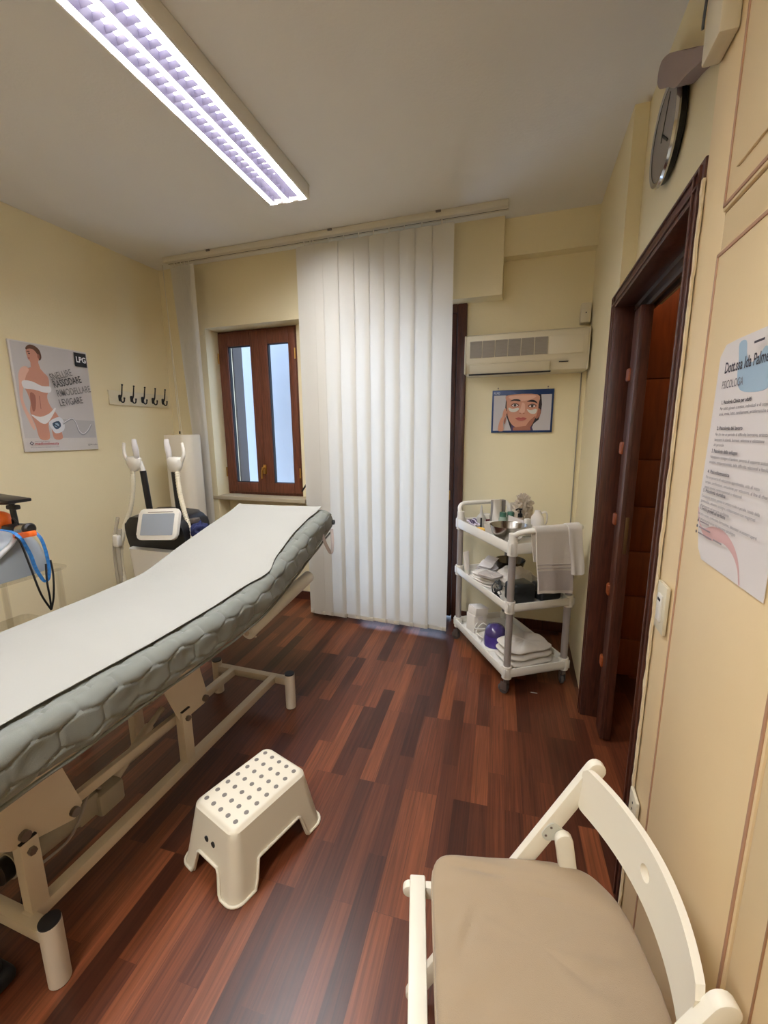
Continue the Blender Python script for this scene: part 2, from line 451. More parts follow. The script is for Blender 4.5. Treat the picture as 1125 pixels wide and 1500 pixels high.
# ---- balcony door behind the blinds
d2 = thing('door_2', None, None, (-.98, YA, 0), kind='structure')
bm = nb(); box(bm, -.527, -.455, 3.455, 3.60, 0, 2.565, .006); box(bm, -1.50, -1.43, 3.455, 3.60, 0, 2.565, .006)
box(bm, -1.43, -.527, 3.455, 3.60, 2.50, 2.565, .006); part('door_frame', bm, M_BROWN, d2)
for x0, x1 in ((-1.43, -.98), (-.98, -.532)):
    bm = nb(); box(bm, x0, x0+.06, 3.47, 3.53, .02, 2.50, .006); box(bm, x1-.06, x1, 3.47, 3.53, .02, 2.50, .006)
    box(bm, x0+.06, x1-.06, 3.47, 3.53, 2.38, 2.50, .004); box(bm, x0+.06, x1-.06, 3.47, 3.53, .02, .15, .004)
    lf = part('door_leaf', bm, M_BROWN, d2)
    bm = nb(); box(bm, x0+.06, x1-.06, 3.497, 3.501, .15, 2.38); part('pane', bm, M_GLASS, lf, smooth=False)
bm = nb(); box(bm, -.585, -.555, 3.452, 3.47, 1.05, 1.13, .005)
cyl(bm, (-.57, 3.46, 1.10), (-.57, 3.42, 1.10), .010)
tube(bm, [(-.57, 3.425, 1.105), (-.578, 3.42, 1.06), (-.583, 3.422, .985)], .0085); part('door_handle', bm, M_BRASS, d2)

# ---- doorway on the right, with its folding door
d1 = thing('door_1', None, None, (.44, 1.93, 0), kind='structure')
bm = nb()
X0, X1 = .385, .48
box(bm, X0, X1, 2.41, 2.49, 0, 2.255, .004)
box(bm, X0, X1, 1.345, 1.42, 0, 2.255, .004)
box(bm, X0, X1, 1.42, 2.41, 2.185, 2.255, .004)
for a, b in ((2.425, 2.435), (2.465, 2.475)): box(bm, X0-.006, X0+.004, a, b, 0, 2.24, .002)
for a, b in ((1.36, 1.37), (1.40, 1.41)): box(bm, X0-.006, X0+.004, a, b, 0, 2.24, .002)
for a, b in ((2.198, 2.206), (2.235, 2.243)): box(bm, X0-.006, X0+.004, 1.36, 2.475, a, b, .002)
part('door_casing', bm, M_BROWN, d1)
bm = nb(); box(bm, .47, .55, 1.42, 2.41, 2.165, 2.185); box(bm, .495, .505, 1.42, 2.41, 2.145, 2.166); box(bm, .525, .535, 1.42, 2.41, 2.145, 2.166)
part('track', bm, M_GREYMET, d1)
bm = nb(); box(bm, .482, .515, 2.36, 2.90, .005, 2.18, .002); part('dark_gap_board', bm, M_BLACKM, d1)  # black board added so the gap beside the leaf reads as dark shade
bm = nb(); box(bm, .457, .507, 2.215, 2.33, .012, 2.14, .003); box(bm, .472, .476, 2.2135, 2.22, .012, 2.14)
lf = part('door_leaf', bm, M_BROWN, d1)
for z in (.40, .80, 1.17, 1.52, 1.86):
    bm = nb(); box(bm, .446, .470, 2.30, 2.345, z-.03, z+.03, .008); part('hinge', bm, M_ORANGE, lf)
bm = nb(); box(bm, .478, .494, 2.209, 2.216, 1.02, 1.20, .003); part('door_handle', bm, mat('old_bronze', (104, 78, 48), .4, metal=.6), lf)
bm = nb(); zz = [0, .26, .56, .855, 1.14, 1.43, 1.9, 2.4]
for a, b in zip(zz, zz[1:]): box(bm, .482, 1.5, 2.93, 2.96, a+.003, b-.003, .003)
box(bm, .482, 1.5, 2.945, 2.97, 0, 2.42)
d3 = thing('door_3', None, None, (1.05, 2.95, 0), kind='structure'); part('door_panel', bm, M_ORANGE, d3)
bm = nb(); box(bm, .482, 1.5, 2.90, 3.2, 2.42, ZC); struct('wall_corridor_top', bm, M_WALL)

# ---- built-in cupboard
cu = thing('built_in_cupboard', 'cream panelled built-in cupboard right of the doorway, floor to ceiling', 'cupboard', (.5, .3, 0))
CX = .39
bm = nb()
box(bm, CX+.012, .62, -1.49, 1.345, 0, ZC-.002)
box(bm, CX, CX+.013, 1.195, 1.345, 0, ZC-.002, .003)
box(bm, CX, CX+.013, -1.49, 1.195, 1.985, 2.06, .003)
box(bm, CX, CX+.013, -1.49, 1.195, 0, .08, .003)
part('carcass', bm, M_CUP, cu)
def cdoor(y0, y1, z0, z1, bead=M_CUPG, inset=.0):
    bm = nb(); box(bm, CX-.006, CX+.012, y0+.002, y1-.002, z0+.002, z1-.002, .003)
    d = part('cupboard_door', bm, M_CUP, cu)
    for off, w in ((.008, .008),) if y1 > 1 else ((.075, .004),):
        bm = nb(); a0, a1, b0, b1 = y0+off, y1-off, z0+off, z1-off; X = CX-.0085
        box(bm, X, CX-.005, a0, a0+w, b0, b1, .0015); box(bm, X, CX-.005, a1-w, a1, b0, b1, .0015)
        box(bm, X, CX-.005, a0, a1, b0, b0+w, .0015); box(bm, X, CX-.005, a0, a1, b1-w, b1, .0015)
        part('door_bead', bm, M_CUPR if off < .02 else M_CUPG, d)
    return d
for y1, y0 in ((1.195, .735), (.733, .27), (.268, -.2), (-.202, -.67), (-.672, -1.2)):
    cdoor(y0, y1, .08, 1.985, M_CUPR if y1 < 1 else M_CUPG); cdoor(y0, y1, 2.06, 3.02)
bm = nb()
for y1, y0 in ((1.195, .735), (.733, .27)): box(bm, CX-.012, CX-.005, y0+.06, y1-.06, 2.12, 2.96, .003)
part('raised_panel', bm, M_CUP, cu)
bm = nb()
def strip(u, v):
    y = 1.333+.011*u+(.004*noise.noise(Vector((0, v*60, 3)))+.003*noise.noise(Vector((0, v*200, 3)))) * (1 if u > .5 else 0)
    return Vector((CX-.003+.003*noise.noise(Vector((u*5, v*40, 0))), y, v*2.2))
slab(bm, strip, 6, 160, .006); part('plaster_edge', bm, M_STRIP, cu)

# ---- switch and socket
s = thing('light_switch', 'cream light switch plate on the plaster strip beside the doorway', 'switch', (CX-.004, 1.265, 1.12))
bm = nb(); box(bm, CX-.014, CX-.004, 1.225, 1.30, 1.06, 1.195, .003); part('wall_plate', bm, M_OFF, s)
bm = nb(); box(bm, CX-.018, CX-.013, 1.245, 1.28, 1.09, 1.165, .002); k = part('rocker', bm, M_WHITE, s)
bm = nb(); box(bm, CX-.0192, CX-.0175, 1.252, 1.272, 1.147, 1.154); part('indicator', bm, M_BLACKM, k)
s = thing('wall_socket', 'small cream socket plate low down beside the doorway, behind the folding chair', 'socket', (CX-.004, 1.30, .45))
bm = nb(); box(bm, CX-.014, CX-.004, 1.262, 1.335, .40, .50, .003); part('wall_plate', bm, M_OFF, s)
bm = nb()
for dz in (-.02, 0, .02): cyl(bm, (CX-.0145, 1.298, .45+dz), (CX-.012, 1.298, .45+dz), .004)
part('socket_holes', bm, M_BLACKM, s)

# ---- notice on the cupboard
nt_ = thing('paper_notice', 'white paper notice with blue and pink shapes stuck on the cupboard door', 'notice', (.383, .92, 1.325))
PX = .3805
bm = nb()
def sheet(u, v):
    y = 1.10-.30*u; z = 1.772-.45*v
    cut = max(0, 1-(u/.12+v/.07)); y -= cut*.012; z -= cut*.012
    y += .024*max(0, (v-.1))*(-1 if v < .5 else -1)*(1-u)*.8
    return Vector((PX-.0015*math.sin(u*6)-.001*math.sin(v*9), y, z))
A_ = [(1.092, 1.75), (1.070, 1.770), (1.02, 1.772), (.80, 1.772), (.80, 1.325), (1.055, 1.325), (1.078, 1.345), (1.104, 1.42), (1.102, 1.5), (1.096, 1.62)]
prism(bm, A_, .0012, frame3((PX, 0, 0), (0, 1, 0), (0, 0, 1)))
part('sheet', bm, M_PAPER2, nt_)
ar = Art((PX, 0, 0), (0, -1, 0), (0, 0, -1), (-1, 0, 0))     # u = -Y, v = -Z
G_ = (52, 48, 58)
ar.poly([(-1.012, -1.762), (-.985, -1.762), (-.975, -1.735), (-.955, -1.72), (-.93, -1.728), (-.91, -1.74), (-.88, -1.72), (-.86, -1.69), (-.89, -1.668), (-.94, -1.667), (-.985, -1.675), (-1.003, -1.70), (-1.006, -1.73)], (160, 186, 206), 4)
ar.poly([(-1.104, -1.43), (-1.098, -1.43), (-1.085, -1.402), (-1.06, -1.393), (-1.02, -1.405), (-.975, -1.408), (-.93, -1.395), (-.90, -1.372), (-.885, -1.345), (-.879, -1.328), (-.884, -1.328), (-.895, -1.352), (-.92, -1.372), (-.96, -1.383), (-1.0, -1.378), (-1.045, -1.375), (-1.075, -1.388), (-1.092, -1.405)], (212, 172, 170), 4)
ar.text('Dott.ssa Ida Palme', -1.060, -1.713, .030, G_, .165, bold=.0004)
ar.text('PSICOLOGA', -1.063, -1.683, .022, (120, 116, 122), .088)
T_ = [(1.056, 1.652, ['1. Psicologia Clinica per adulti'], ['Per adulti giovani e anziani, individuali e di coppia, si propone', 'ansia, stress, lutto, cambiamenti, problematiche di vita e relazionali']),
      (1.060, 1.601, ['2. Psicologia del lavoro'], ['Per chi vive un periodo di difficolta lavorativa, orientamento, colloqui', 'benessere in azienda, burnout, selezione e valutazione', 'del personale']),
      (1.068, 1.555, ['3. Psicologia dello sviluppo'], ['Valutazione e sostegno al bambino, percorsi di supporto scolastico', 'emotivo, comportamentale, delle difficolta relazionali e familiari']),
      (1.073, 1.512, ['4. Psicodiagnostica'], ['Per un percorso di valutazione approfondita, utile all inizio', 'terapia, certificazioni, consulenze per istituzioni, al fine di chiarire', 'aspetti emotivi, comportamentali e relazionali']),
      (1.080, 1.471, ['5. Psicologia giuridica'], ['Consulenza tecnica, perizie in ambito civile e penale, tutela della', 'genitorialita, adozioni, sostegno, collaborazioni con magistrati', 'affiancamento nel percorso giudiziario']),
      (1.083, 1.432, ['6. Eventi e progetti sul territorio'], ['Incontri a tema, conferenze, formazione, laboratori e incontri aperti', 'formazione e promozione del benessere psicologico'])]
for y, z, h, ls in T_:
    ar.text(h[0], -y+.003, -z, .0105, G_, .075+.0014*len(h[0]), bold=.0002)
    for i, l in enumerate(ls): ar.text(l, -y, -z+.0115+.0105*i, .0085, (92, 86, 92), .0036*len(l))
for i, (g, t) in enumerate((('o', ''), ('m', ''), ('f', ''))):
    ar.ell(-1.078, -1.407+.0125*i, .0035, .0035, (44, 42, 60))
    ar.rect(-1.068, -1.4085+.0125*i, -1.02+.012*i, -1.4055+.0125*i, (140, 130, 136))
ar.rect(-.99, -1.3855, -.95, -1.3825, (150, 142, 146))
ar.rect(-.935, -1.752, -.90, -1.748, G_)
ar.done('print', nt_)

# ---- ceiling light
GLARE_E = 152; WORLD_E = 3.8
M_LOUV = mat('louvre_aluminium', (188, 184, 210), .45, metal=.4)
M_TUBE = emit('fluorescent_tube_glow', (249, 249, 252), 2.0)
M_GLARE = emit('added_reflector_glare', (249, 249, 252), GLARE_E)  # emission put in for the tubes' glare in the mirrored reflectors, no lamp
W_, L0, L1, ZB = .118, -.80, .80, -.085
def fixture(label, loc, rz, group):
    lt = thing('louvre_ceiling_light', label, 'ceiling light', loc, rz, group)
    bm = nb()
    box(bm, -W_, W_, L0, L1, -.02, -.001, .002)
    box(bm, -W_-.016, -W_, L0, L1, ZB, -.001, .006); box(bm, W_, W_+.016, L0, L1, ZB, -.001, .006)
    box(bm, -W_-.016, W_+.016, L0-.02, L0, ZB, -.001, .006); box(bm, -W_-.016, W_+.016, L1, L1+.02, ZB, -.001, .006)
    part('housing', bm, M_WHITE, lt, world=False)
    bm = nb()
    for i in range(34):
        y = L0+.02+i*(1.56/33)
        for xa, xb in ((-.086, -.013), (.013, .086)):
            A = [bm.verts.new((xa, y-.005, -.045)), bm.verts.new((xb, y-.005, -.045)), bm.verts.new((xb, y+.005, -.045)), bm.verts.new((xa, y+.005, -.045)),
                 bm.verts.new((xa, y, -.070)), bm.verts.new((xb, y, -.070))]
            for f in ((0, 1, 5, 4), (3, 2, 5, 4), (0, 1, 2, 3)): bm.faces.new([A[q] for q in f])
    for x in (-.087, -.0125, .0125, .087): box(bm, x-.001, x+.001, L0+.01, L1-.01, -.086, -.04)
    part('louvre', bm, M_LOUV, lt, world=False, smooth=False)
    for x in (-.05, .05):
        bm = nb(); cyl(bm, (x, L0+.03, -.032), (x, L1-.03, -.032), .010); part('fluorescent_tube', bm, M_TUBE, lt, world=False)
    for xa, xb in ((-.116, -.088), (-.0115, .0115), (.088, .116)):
        bm = nb(); r_ = (xb-xa)*.46; cyl(bm, ((xa+xb)/2, L0+.005, -.067), ((xa+xb)/2, L1-.005, -.067), r_, n=16); part('glare_strip', bm, M_GLARE, lt, world=False)  # added glowing cylinders imitate reflector glare and light the room
fixture('long white fluorescent ceiling light with a mirrored louvre above the couch, switched on', (-1.405, 1.75, ZC), math.radians(1.8), None)
fixture('added louvred ceiling light out of view behind the viewer, brightening the room', (-.75, -.62, ZC), math.radians(1.8), None)  # extra fixture, never in view, added to brighten the room

# ---- air conditioner
ac = thing('air_conditioner', 'cream split air conditioner high on the back wall above the face poster', 'air conditioner', (-.03, YA, 2.0))
AX0, AX1, AY, AZ0, AZ1 = -.433, .385, 3.29, 2.02, 2.30
def acprof(y_off=0):
    return [(YA-.001, AZ1), (AY+.03, AZ1), (AY+.008, AZ1-.012), (AY, AZ1-.04), (AY+.004, AZ0+.09), (AY+.02, AZ0+.07), (AY+.045, AZ0+.012), (AY+.07, AZ0), (YA-.001, AZ0)]
bm = nb(); prism(bm, acprof(), AX1-AX0, frame3((AX0, 0, 0), (0, 1, 0), (0, 0, 1)), .004); body = part('body', bm, M_OFF, ac)
M_GRIL = mat('ac_grille_grey', (150, 142, 130), .5)
for i in range(6):
    a = AX0+.028+i*.0895
    bm = nb(); box(bm, a, a+.084, AY-.002, AY+.004, AZ1-.165, AZ1-.05)
    for k in range(12): box(bm, a, a+.084, AY-.005, AY-.001, AZ1-.163+k*.0095, AZ1-.159+k*.0095)
    part('grille_panel', bm, M_GRIL, ac, smooth=False)
bm = nb(); box(bm, AX0+.565, AX1-.03, AY-.003, AY+.002, AZ1-.17, AZ1-.05, .001); part('display_cover', bm, M_OFF, ac)
bm = nb(); prism(bm, [(AY+.002, AZ0+.068), (AY+.010, AZ0+.072), (AY+.042, AZ0+.010), (AY+.034, AZ0+.008)], .55, frame3((AX0+.03, 0, 0), (0, 1, 0), (0, 0, 1)), .002)
part('air_flap', bm, M_OFF, ac)
bm = nb(); box(bm, AX0+.02, AX0+.59, AY+.025, AY+.05, AZ0-.002, AZ0+.006); box(bm, AX0+.64, AX0+.70, AY+.006, AY+.02, AZ0+.058, AZ0+.062)
part('outlet_slot', bm, M_BLACKM, ac)
bm = nb(); box(bm, AX0-.014, AX0, AY+.01, YA-.001, AZ0+.005, AZ1-.005, .006); part('end_cap', bm, M_OFF, ac)
bm = nb(); box(bm, AX1, AX1+.012, AY+.01, YA-.001, AZ0+.005, AZ1-.005, .005); part('end_cap', bm, M_OFF, ac)
jb = thing('junction_box', 'small cream junction box above the right end of the air conditioner', 'junction box', (.37, YA, 2.36))
bm = nb(); box(bm, .335, .40, 3.40, YA-.001, 2.345, 2.475, .008); part('cover', bm, M_OFF, jb)
bm = nb(); cyl(bm, (.368, 3.402, 2.41), (.368, 3.398, 2.41), .004); part('screw', bm, M_BLACKM, jb)
bm = nb(); tube(bm, [(.375, 3.472, 2.02), (.375, 3.473, 1.5), (.376, 3.473, .8), (.375, 3.472, .09)], .004, n=8)
solo('drain_pipe', bm, M_GRIL, 'thin grey pipe running down the wall corner below the air conditioner', 'pipe')

# ---- face poster (back wall)
fp = thing('face_poster', 'blue framed poster of a face with pads under the eyes, under the air conditioner', 'poster', (-.03, YA, 1.6))
FX0, FX1, FZ0, FZ1, FY = -.246, .198, 1.597, 1.915, 3.462
bm = nb(); box(bm, FX0, FX1, FY, YA-.001, FZ0, FZ1, .002); part('backing', bm, mat('poster_navy', (22, 52, 100), .4), fp)
for x in (-.205, .155):
    bm = nb(); cyl(bm, (x, YA-.01, 1.932), (x, YA-.002, 1.932), .005); cyl(bm, (x, YA-.006, 1.913), (x, YA-.006, 1.932), .0012, n=6)
    part('hanger', bm, M_GREYMET, fp)
fw_, fh_ = FX1-FX0, FZ1-FZ0
ar = Art((FX0, FY-.0002, FZ1), (fw_, 0, 0), (0, 0, -fh_), (0, -1, 0))
BG, SK, SKD, SKL, HR = (186, 182, 184), (196, 142, 118), (156, 100, 80), (214, 168, 146), (34, 24, 28)
ar.rect(.03, .12, .97, .95, BG)
ar.poly([(.235, .12), (.80, .12), (.82, .35), (.81, .55), (.78, .70), (.70, .80), (.66, .95), (.34, .95), (.30, .80), (.255, .62), (.225, .40)], HR, 0)
ar.poly([(.34, .80), (.66, .80), (.70, .95), (.34, .95)], (70, 52, 84))
ar.poly([(.745, .45), (.80, .47), (.80, .60), (.75, .68), (.73, .64)], SKD, 3)
ar.poly([(.26, .12), (.74, .12), (.765, .35), (.755, .52), (.72, .68), (.63, .83), (.52, .90), (.42, .88), (.33, .78), (.275, .62), (.25, .45), (.245, .28)], SK, 4)
ar.poly([(.29, .14), (.70, .14), (.66, .22), (.50, .26), (.34, .23)], SKL, 4)
ar.poly([(.37, .88), (.64, .83), (.66, .95), (.37, .95)], SKD)
ar.poly([(.62, .75), (.73, .62), (.66, .86), (.56, .93)], SKD, 3)
ar.poly([(.30, .26), (.36, .215), (.44, .22), (.475, .26), (.44, .265), (.37, .25)], HR, 4)
ar.poly([(.575, .28), (.64, .24), (.71, .26), (.75, .33), (.70, .30), (.63, .285)], HR, 4)
for u, v, a in ((.385, .355, .055), (.665, .38, .055)):
    ar.ell(u, v, a+.015, .05, SKD); ar.ell(u, v, a, .032, (226, 214, 210)); ar.ell(u, v, .024, .032, (74, 62, 50)); ar.ell(u, v, .010, .015, (14, 12, 14))
    ar.line([(u-a-.01, v+.01), (u, v-.04), (u+a+.01, v+.01)], .012, HR)
for pts in ([(.285, .41), (.35, .44), (.43, .42), (.455, .45), (.40, .51), (.33, .51), (.285, .46)], [(.585, .45), (.64, .48), (.72, .45), (.745, .48), (.72, .56), (.65, .56), (.60, .50)]):
    ar.poly(pts, (206, 204, 194), 4)
ar.poly([(.50, .30), (.545, .34), (.55, .50), (.52, .54), (.47, .53), (.455, .50), (.48, .42)], SKL, 4)
ar.ell(.475, .545, .014, .012, SKD); ar.ell(.535, .55, .014, .012, SKD)
ar.poly([(.40, .665), (.455, .64), (.49, .65), (.53, .64), (.585, .67), (.54, .715), (.48, .72), (.44, .705)], (176, 92, 84), 4)
ar.line([(.40, .667), (.49, .675), (.585, .672)], .007, (110, 52, 50))
ar.poly([(.21, .44), (.235, .43), (.24, .50), (.20, .62), (.185, .62), (.19, .52)], SK, 3)
ar.poly([(.25, .48), (.27, .50), (.22, .66), (.20, .80), (.21, .95), (.12, .95), (.13, .78), (.16, .66), (.20, .58)], SK, 3)
ar.poly([(.27, .55), (.25, .63), (.24, .75), (.22, .80), (.22, .70)], SKD, 3)
ar.text('FILLMED', .03, .095, .075, (206, 214, 230), .10)
ar.done('print', fp)

# ---- body poster (left wall)
bp_ = thing('treatment_poster', 'large white poster of a woman in white underwear with slogans, on the left wall', 'poster', (XL, 2.26, 1.49))
PY0, PY1, PZ0, PZ1 = 2.0, 2.53, 1.493, 2.225
bm = nb(); box(bm, XL+.001, XL+.016, PY0, PY1, PZ0, PZ1, .0015); part('backing', bm, mat('poster_white', (214, 210, 208), .4), bp_)
pw, ph = PY1-PY0, PZ1-PZ0
ar = Art((XL+.0162, PY0, PZ1), (0, pw, 0), (0, 0, -ph), (1, 0, 0))
ar.rect(.02, .01, .99, .875, (196, 192, 192))
ar.poly([(.5, .69), (.99, .70), (.99, .875), (.5, .875)], (178, 176, 178))
SK, SKD, SKL, HR = (196, 142, 122), (150, 96, 80), (222, 178, 160), (92, 60, 40)
ar.poly([(.19, .06), (.24, .02), (.31, .025), (.36, .06), (.37, .12), (.34, .15), (.30, .13), (.24, .10)], HR, 4)
ar.poly([(.195, .07), (.27, .055), (.32, .09), (.335, .14), (.32, .17), (.33, .235), (.23, .235), (.225, .175), (.205, .155), (.195, .12)], SK, 3)
ar.ell(.335, .115, .014, .022, SKD); ar.line([(.20, .085), (.235, .08)], .008, HR); ar.ell(.225, .10, .012, .006, (50, 34, 30)); ar.line([(.202, .143), (.225, .142)], .008, (150, 70, 66))
ar.poly([(.24, .22), (.32, .22), (.37, .26), (.41, .29), (.42, .34), (.40, .42), (.37, .47), (.37, .52), (.40, .58), (.46, .64), (.50, .72), (.49, .80), (.49, .88), (.38, .88), (.36, .76), (.33, .75), (.32, .88), (.20, .88), (.17, .76), (.14, .68), (.13, .62), (.15, .54), (.13, .46), (.10, .38), (.14, .26)], SK, 4)
ar.poly([(.10, .24), (.16, .22), (.19, .25), (.15, .30), (.12, .36), (.085, .44), (.07, .52), (.09, .60), (.13, .68), (.16, .76), (.15, .80), (.12, .77), (.09, .70), (.05, .60), (.035, .50), (.05, .38), (.06, .30)], SKL, 4)
ar.poly([(.16, .46), (.22, .48), (.20, .60), (.16, .62)], SKD, 3)
ar.line([(.27, .48), (.265, .60)], .008, SKD)
ar.poly([(.09, .355), (.20, .35), (.32, .385), (.425, .385), (.42, .435), (.34, .445), (.22, .425), (.10, .42)], (228, 226, 228), 3)
ar.poly([(.135, .655), (.24, .675), (.36, .64), (.44, .585), (.45, .60), (.38, .68), (.31, .735), (.25, .735), (.19, .70)], (230, 228, 228), 3)
ar.poly([(.345, .72), (.345, .88), (.355, .88), (.365, .74)], (200, 196, 196))
ar.poly([(.34, .72), (.48, .67), (.54, .72), (.52, .80), (.41, .83), (.36, .78)], (214, 216, 222), 3)
ar.poly([(.38, .735), (.47, .71), (.49, .76), (.42, .79)], (52, 74, 96), 3)
ar.ell(.435, .75, .03, .02, (150, 170, 190)); ar.line([(.40, .74), (.46, .77)], .012, (30, 40, 56))
ar.line([(.52, .735), (.60, .70), (.66, .685), (.70, .72), (.73, .81), (.79, .84), (.87, .80), (.93, .735)], .022, (150, 150, 156))
ar.line([(.52, .730), (.60, .695), (.66, .680), (.705, .72), (.735, .80), (.79, .833), (.865, .795), (.925, .732)], .007, (222, 222, 226))
# the lettering is drawn in metres, on its own scale
a2 = Art((XL+.0162+.012*.25, PY0, PZ1), (0, 1, 0), (0, 0, -1), (1, 0, 0)); 
a2.k = ar.k
a2.rect(.80*pw, .02*ph, .975*pw, .155*ph, (20, 22, 28))
a2.text('LPG', .825*pw, .112*ph, .056, (232, 232, 236), .074, bold=.0018)
for t, u0, v0, u1, v1, c, b in (('SNELLIRE', .447, .327, .745, .253, (120, 118, 118), .0007), ('RASSODARE', .475, .392, .865, .312, (58, 56, 58), .001), ('RIMODELLARE', .50, .475, .985, .40, (128, 126, 126), .0007), ('LEVIGARE', .515, .565, .845, .52, (104, 102, 102), .0007)):
    du, dv = (u1-u0)*pw, (v0-v1)*ph
    a2.text(t, u0*pw, v0*ph, .068, c, math.hypot(du, dv), math.atan2(dv, du), b)
a2.poly([(.055*pw, .922*ph), (.08*pw, .902*ph), (.105*pw, .922*ph), (.08*pw, .942*ph)], (52, 44, 70)); a2.ell(.08*pw, .922*ph, .006, .006, (214, 210, 208))
a2.text('INSTITUTE OF BEAUTY', .12*pw, .912*ph, .010, (120, 116, 120), .10)
a2.text('medicosbeauty', .12*pw, .938*ph, .026, (170, 52, 66), .16, bold=.0004)
a2.text('ESTETICA AVANZATA E BENESSERE DEL CORPO', .06*pw, .965*ph, .009, (120, 116, 120), .19)
a2.text('@lifestudio', .83*pw, .955*ph, .017, (110, 108, 112), .075)
ar.done('print', bp_); a2.done('lettering', bp_)

# ---- coat hooks
hk = thing('coat_hook_rail', 'white coat rail with five black hooks on the left wall near the corner', 'coat rack', (XL, 2.985, 1.845))
bm = nb(); box(bm, XL+.001, XL+.016, 2.68, 3.29, 1.85, 1.965, .003); part('board', bm, mat('hook_board_paint', (222, 214, 190), .5), hk)
for i in range(5):
    y = 2.775+i*.112; X = XL+.017
    bm = nb()
    prism(bm, rrect(.026, .055, .012, 4), .006, frame3((X-.001, y, 1.905), (0, 1, 0), (0, 0, 1), (1, 0, 0)), .001)
    tube(bm, [(X+.004, y, 1.90), (X+.022, y, 1.925), (X+.032, y, 1.965), (X+.040, y, 2.005)], lambda t: .0065-.002*t, n=8)
    tube(bm, [(X+.004, y, 1.893), (X+.022, y, 1.872), (X+.042, y, 1.875), (X+.05, y, 1.90)], lambda t: .006-.001*t, n=8)
    lathe(bm, [(0, -.008), (.006, -.005), (.008, 0), (.006, .005), (0, .008)], (X+.041, y, 2.010), 10); lathe(bm, [(0, -.008), (.006, -.005), (.008, 0), (.006, .005), (0, .008)], (X+.05, y, 1.903), 10)
    part('hook', bm, M_BLACK, hk)

# ---- vertical blind
vb = thing('vertical_blind', 'ivory vertical blind drawn over the balcony door, its rail spanning the back wall', 'blind', (-1.57, 3.15, 0))
bm = nb(); box(bm, -2.965, -.165, 3.115, 3.16, 3.028, ZC-.001, .003); box(bm, -2.965, -.165, 3.172, 3.20, 3.034, ZC-.001, .003); part('head_rail', bm, M_RAIL, vb)
bm = nb(); box(bm, -2.96, -.17, 3.16, 3.173, 3.032, ZC-.004); part('rail_slot', bm, M_BLACKM, vb)
for x in (-2.5, -1.42, -.62):
    bm = nb(); box(bm, x-.018, x+.018, 3.108, 3.125, 3.055, ZC-.001, .003); part('rail_bracket', bm, M_GREYMET, vb)
def slat(xc, yc, ang, w=.127, z0=.03, z1=3.0, lean=0, seed=0):
    ca, sa = math.cos(ang), math.sin(ang)
    def f(u, v):
        s = (u-.5)*w; z = z0+(z1-z0)*v
        bow = .004*(1-(2*u-1)**2)+.0015*math.sin(v*7+seed)
        lx = lean*(1-v)
        return Vector((xc+lx+s*ca+bow*sa, yc+s*sa-bow*ca, z))
    bm = nb(); slab(bm, f, 7, 22, .0009)
    o = part('slat', bm, M_BLIND, vb)
    bm = nb(); box(bm, -w/2+.002, w/2-.002, -.003, .003, z0, z0+.032, .001, M=Matrix.Translation((xc+lean, yc, 0)) @ Matrix.Rotation(ang, 4, 'Z'))
    part('hem_weight', bm, M_RAIL, o)
    bm = nb(); cyl(bm, (xc, yc, z1-.004), (xc, yc, 3.034), .004, n=8); part('slat_hook', bm, M_WHITE, o)
rights = [-1.575, -1.50, -1.375, -1.25, -1.132, -1.018, -.902, -.789, -.664, -.514]
for i, xr in enumerate(rights):
    w = .175 if i == 9 else .153; a = math.radians(-6)
    slat(xr-w/2, 3.15, a, w, .035+.002*(i % 2), 2.995, seed=i)
    if i == 0: slat(-1.605, 3.158, a, w, .035, 2.995, seed=20)
for i, x in enumerate((-2.885, -2.855, -2.82, -2.78, -2.735)):
    slat(x, 3.155, math.radians(-14), .127, .035, 2.995, lean=.17-.042*i, seed=30+i)
bm = nb()
tube(bm, [(-2.955, 3.10, 3.0), (-2.945, 3.095, 2.4), (-2.93, 3.09, 1.66), (-2.90, 3.085, 1.25), (-2.855, 3.08, .85)], .0022, n=6)
tube(bm, [(-2.950, 3.09, 3.0), (-2.925, 3.085, 2.3), (-2.90, 3.08, 1.6), (-2.875, 3.08, 1.25), (-2.855, 3.08, .85)], .0022, n=6)
part('pull_cord', bm, M_RAIL, vb)
bm = nb(); lathe(bm, [(0, -.016), (.006, -.012), (.007, .010), (0, .015)], (-2.93, 3.087, 1.62), 10); part('cord_bead', bm, M_BLACK, vb)
sw = thing('shutter_strap_winder', 'cream shutter strap winder with a black clip beside the window sill', 'strap winder', (-1.78, YM, .95))
bm = nb(); box(bm, -1.808, -1.752, YM-.03, YM-.001, .96, 1.17, .006); part('winder_box', bm, M_OFF, sw)
bm = nb(); box(bm, -1.789, -1.771, YM-.034, YM-.028, .99, 2.5, .001); part('strap', bm, M_SLIMW, sw)
bm = nb(); tube(bm, [(-1.84, YM-.05, 1.10), (-1.80, YM-.055, 1.15), (-1.775, YM-.05, 1.19)], .008, n=8); part('clip', bm, M_BLACK, sw)

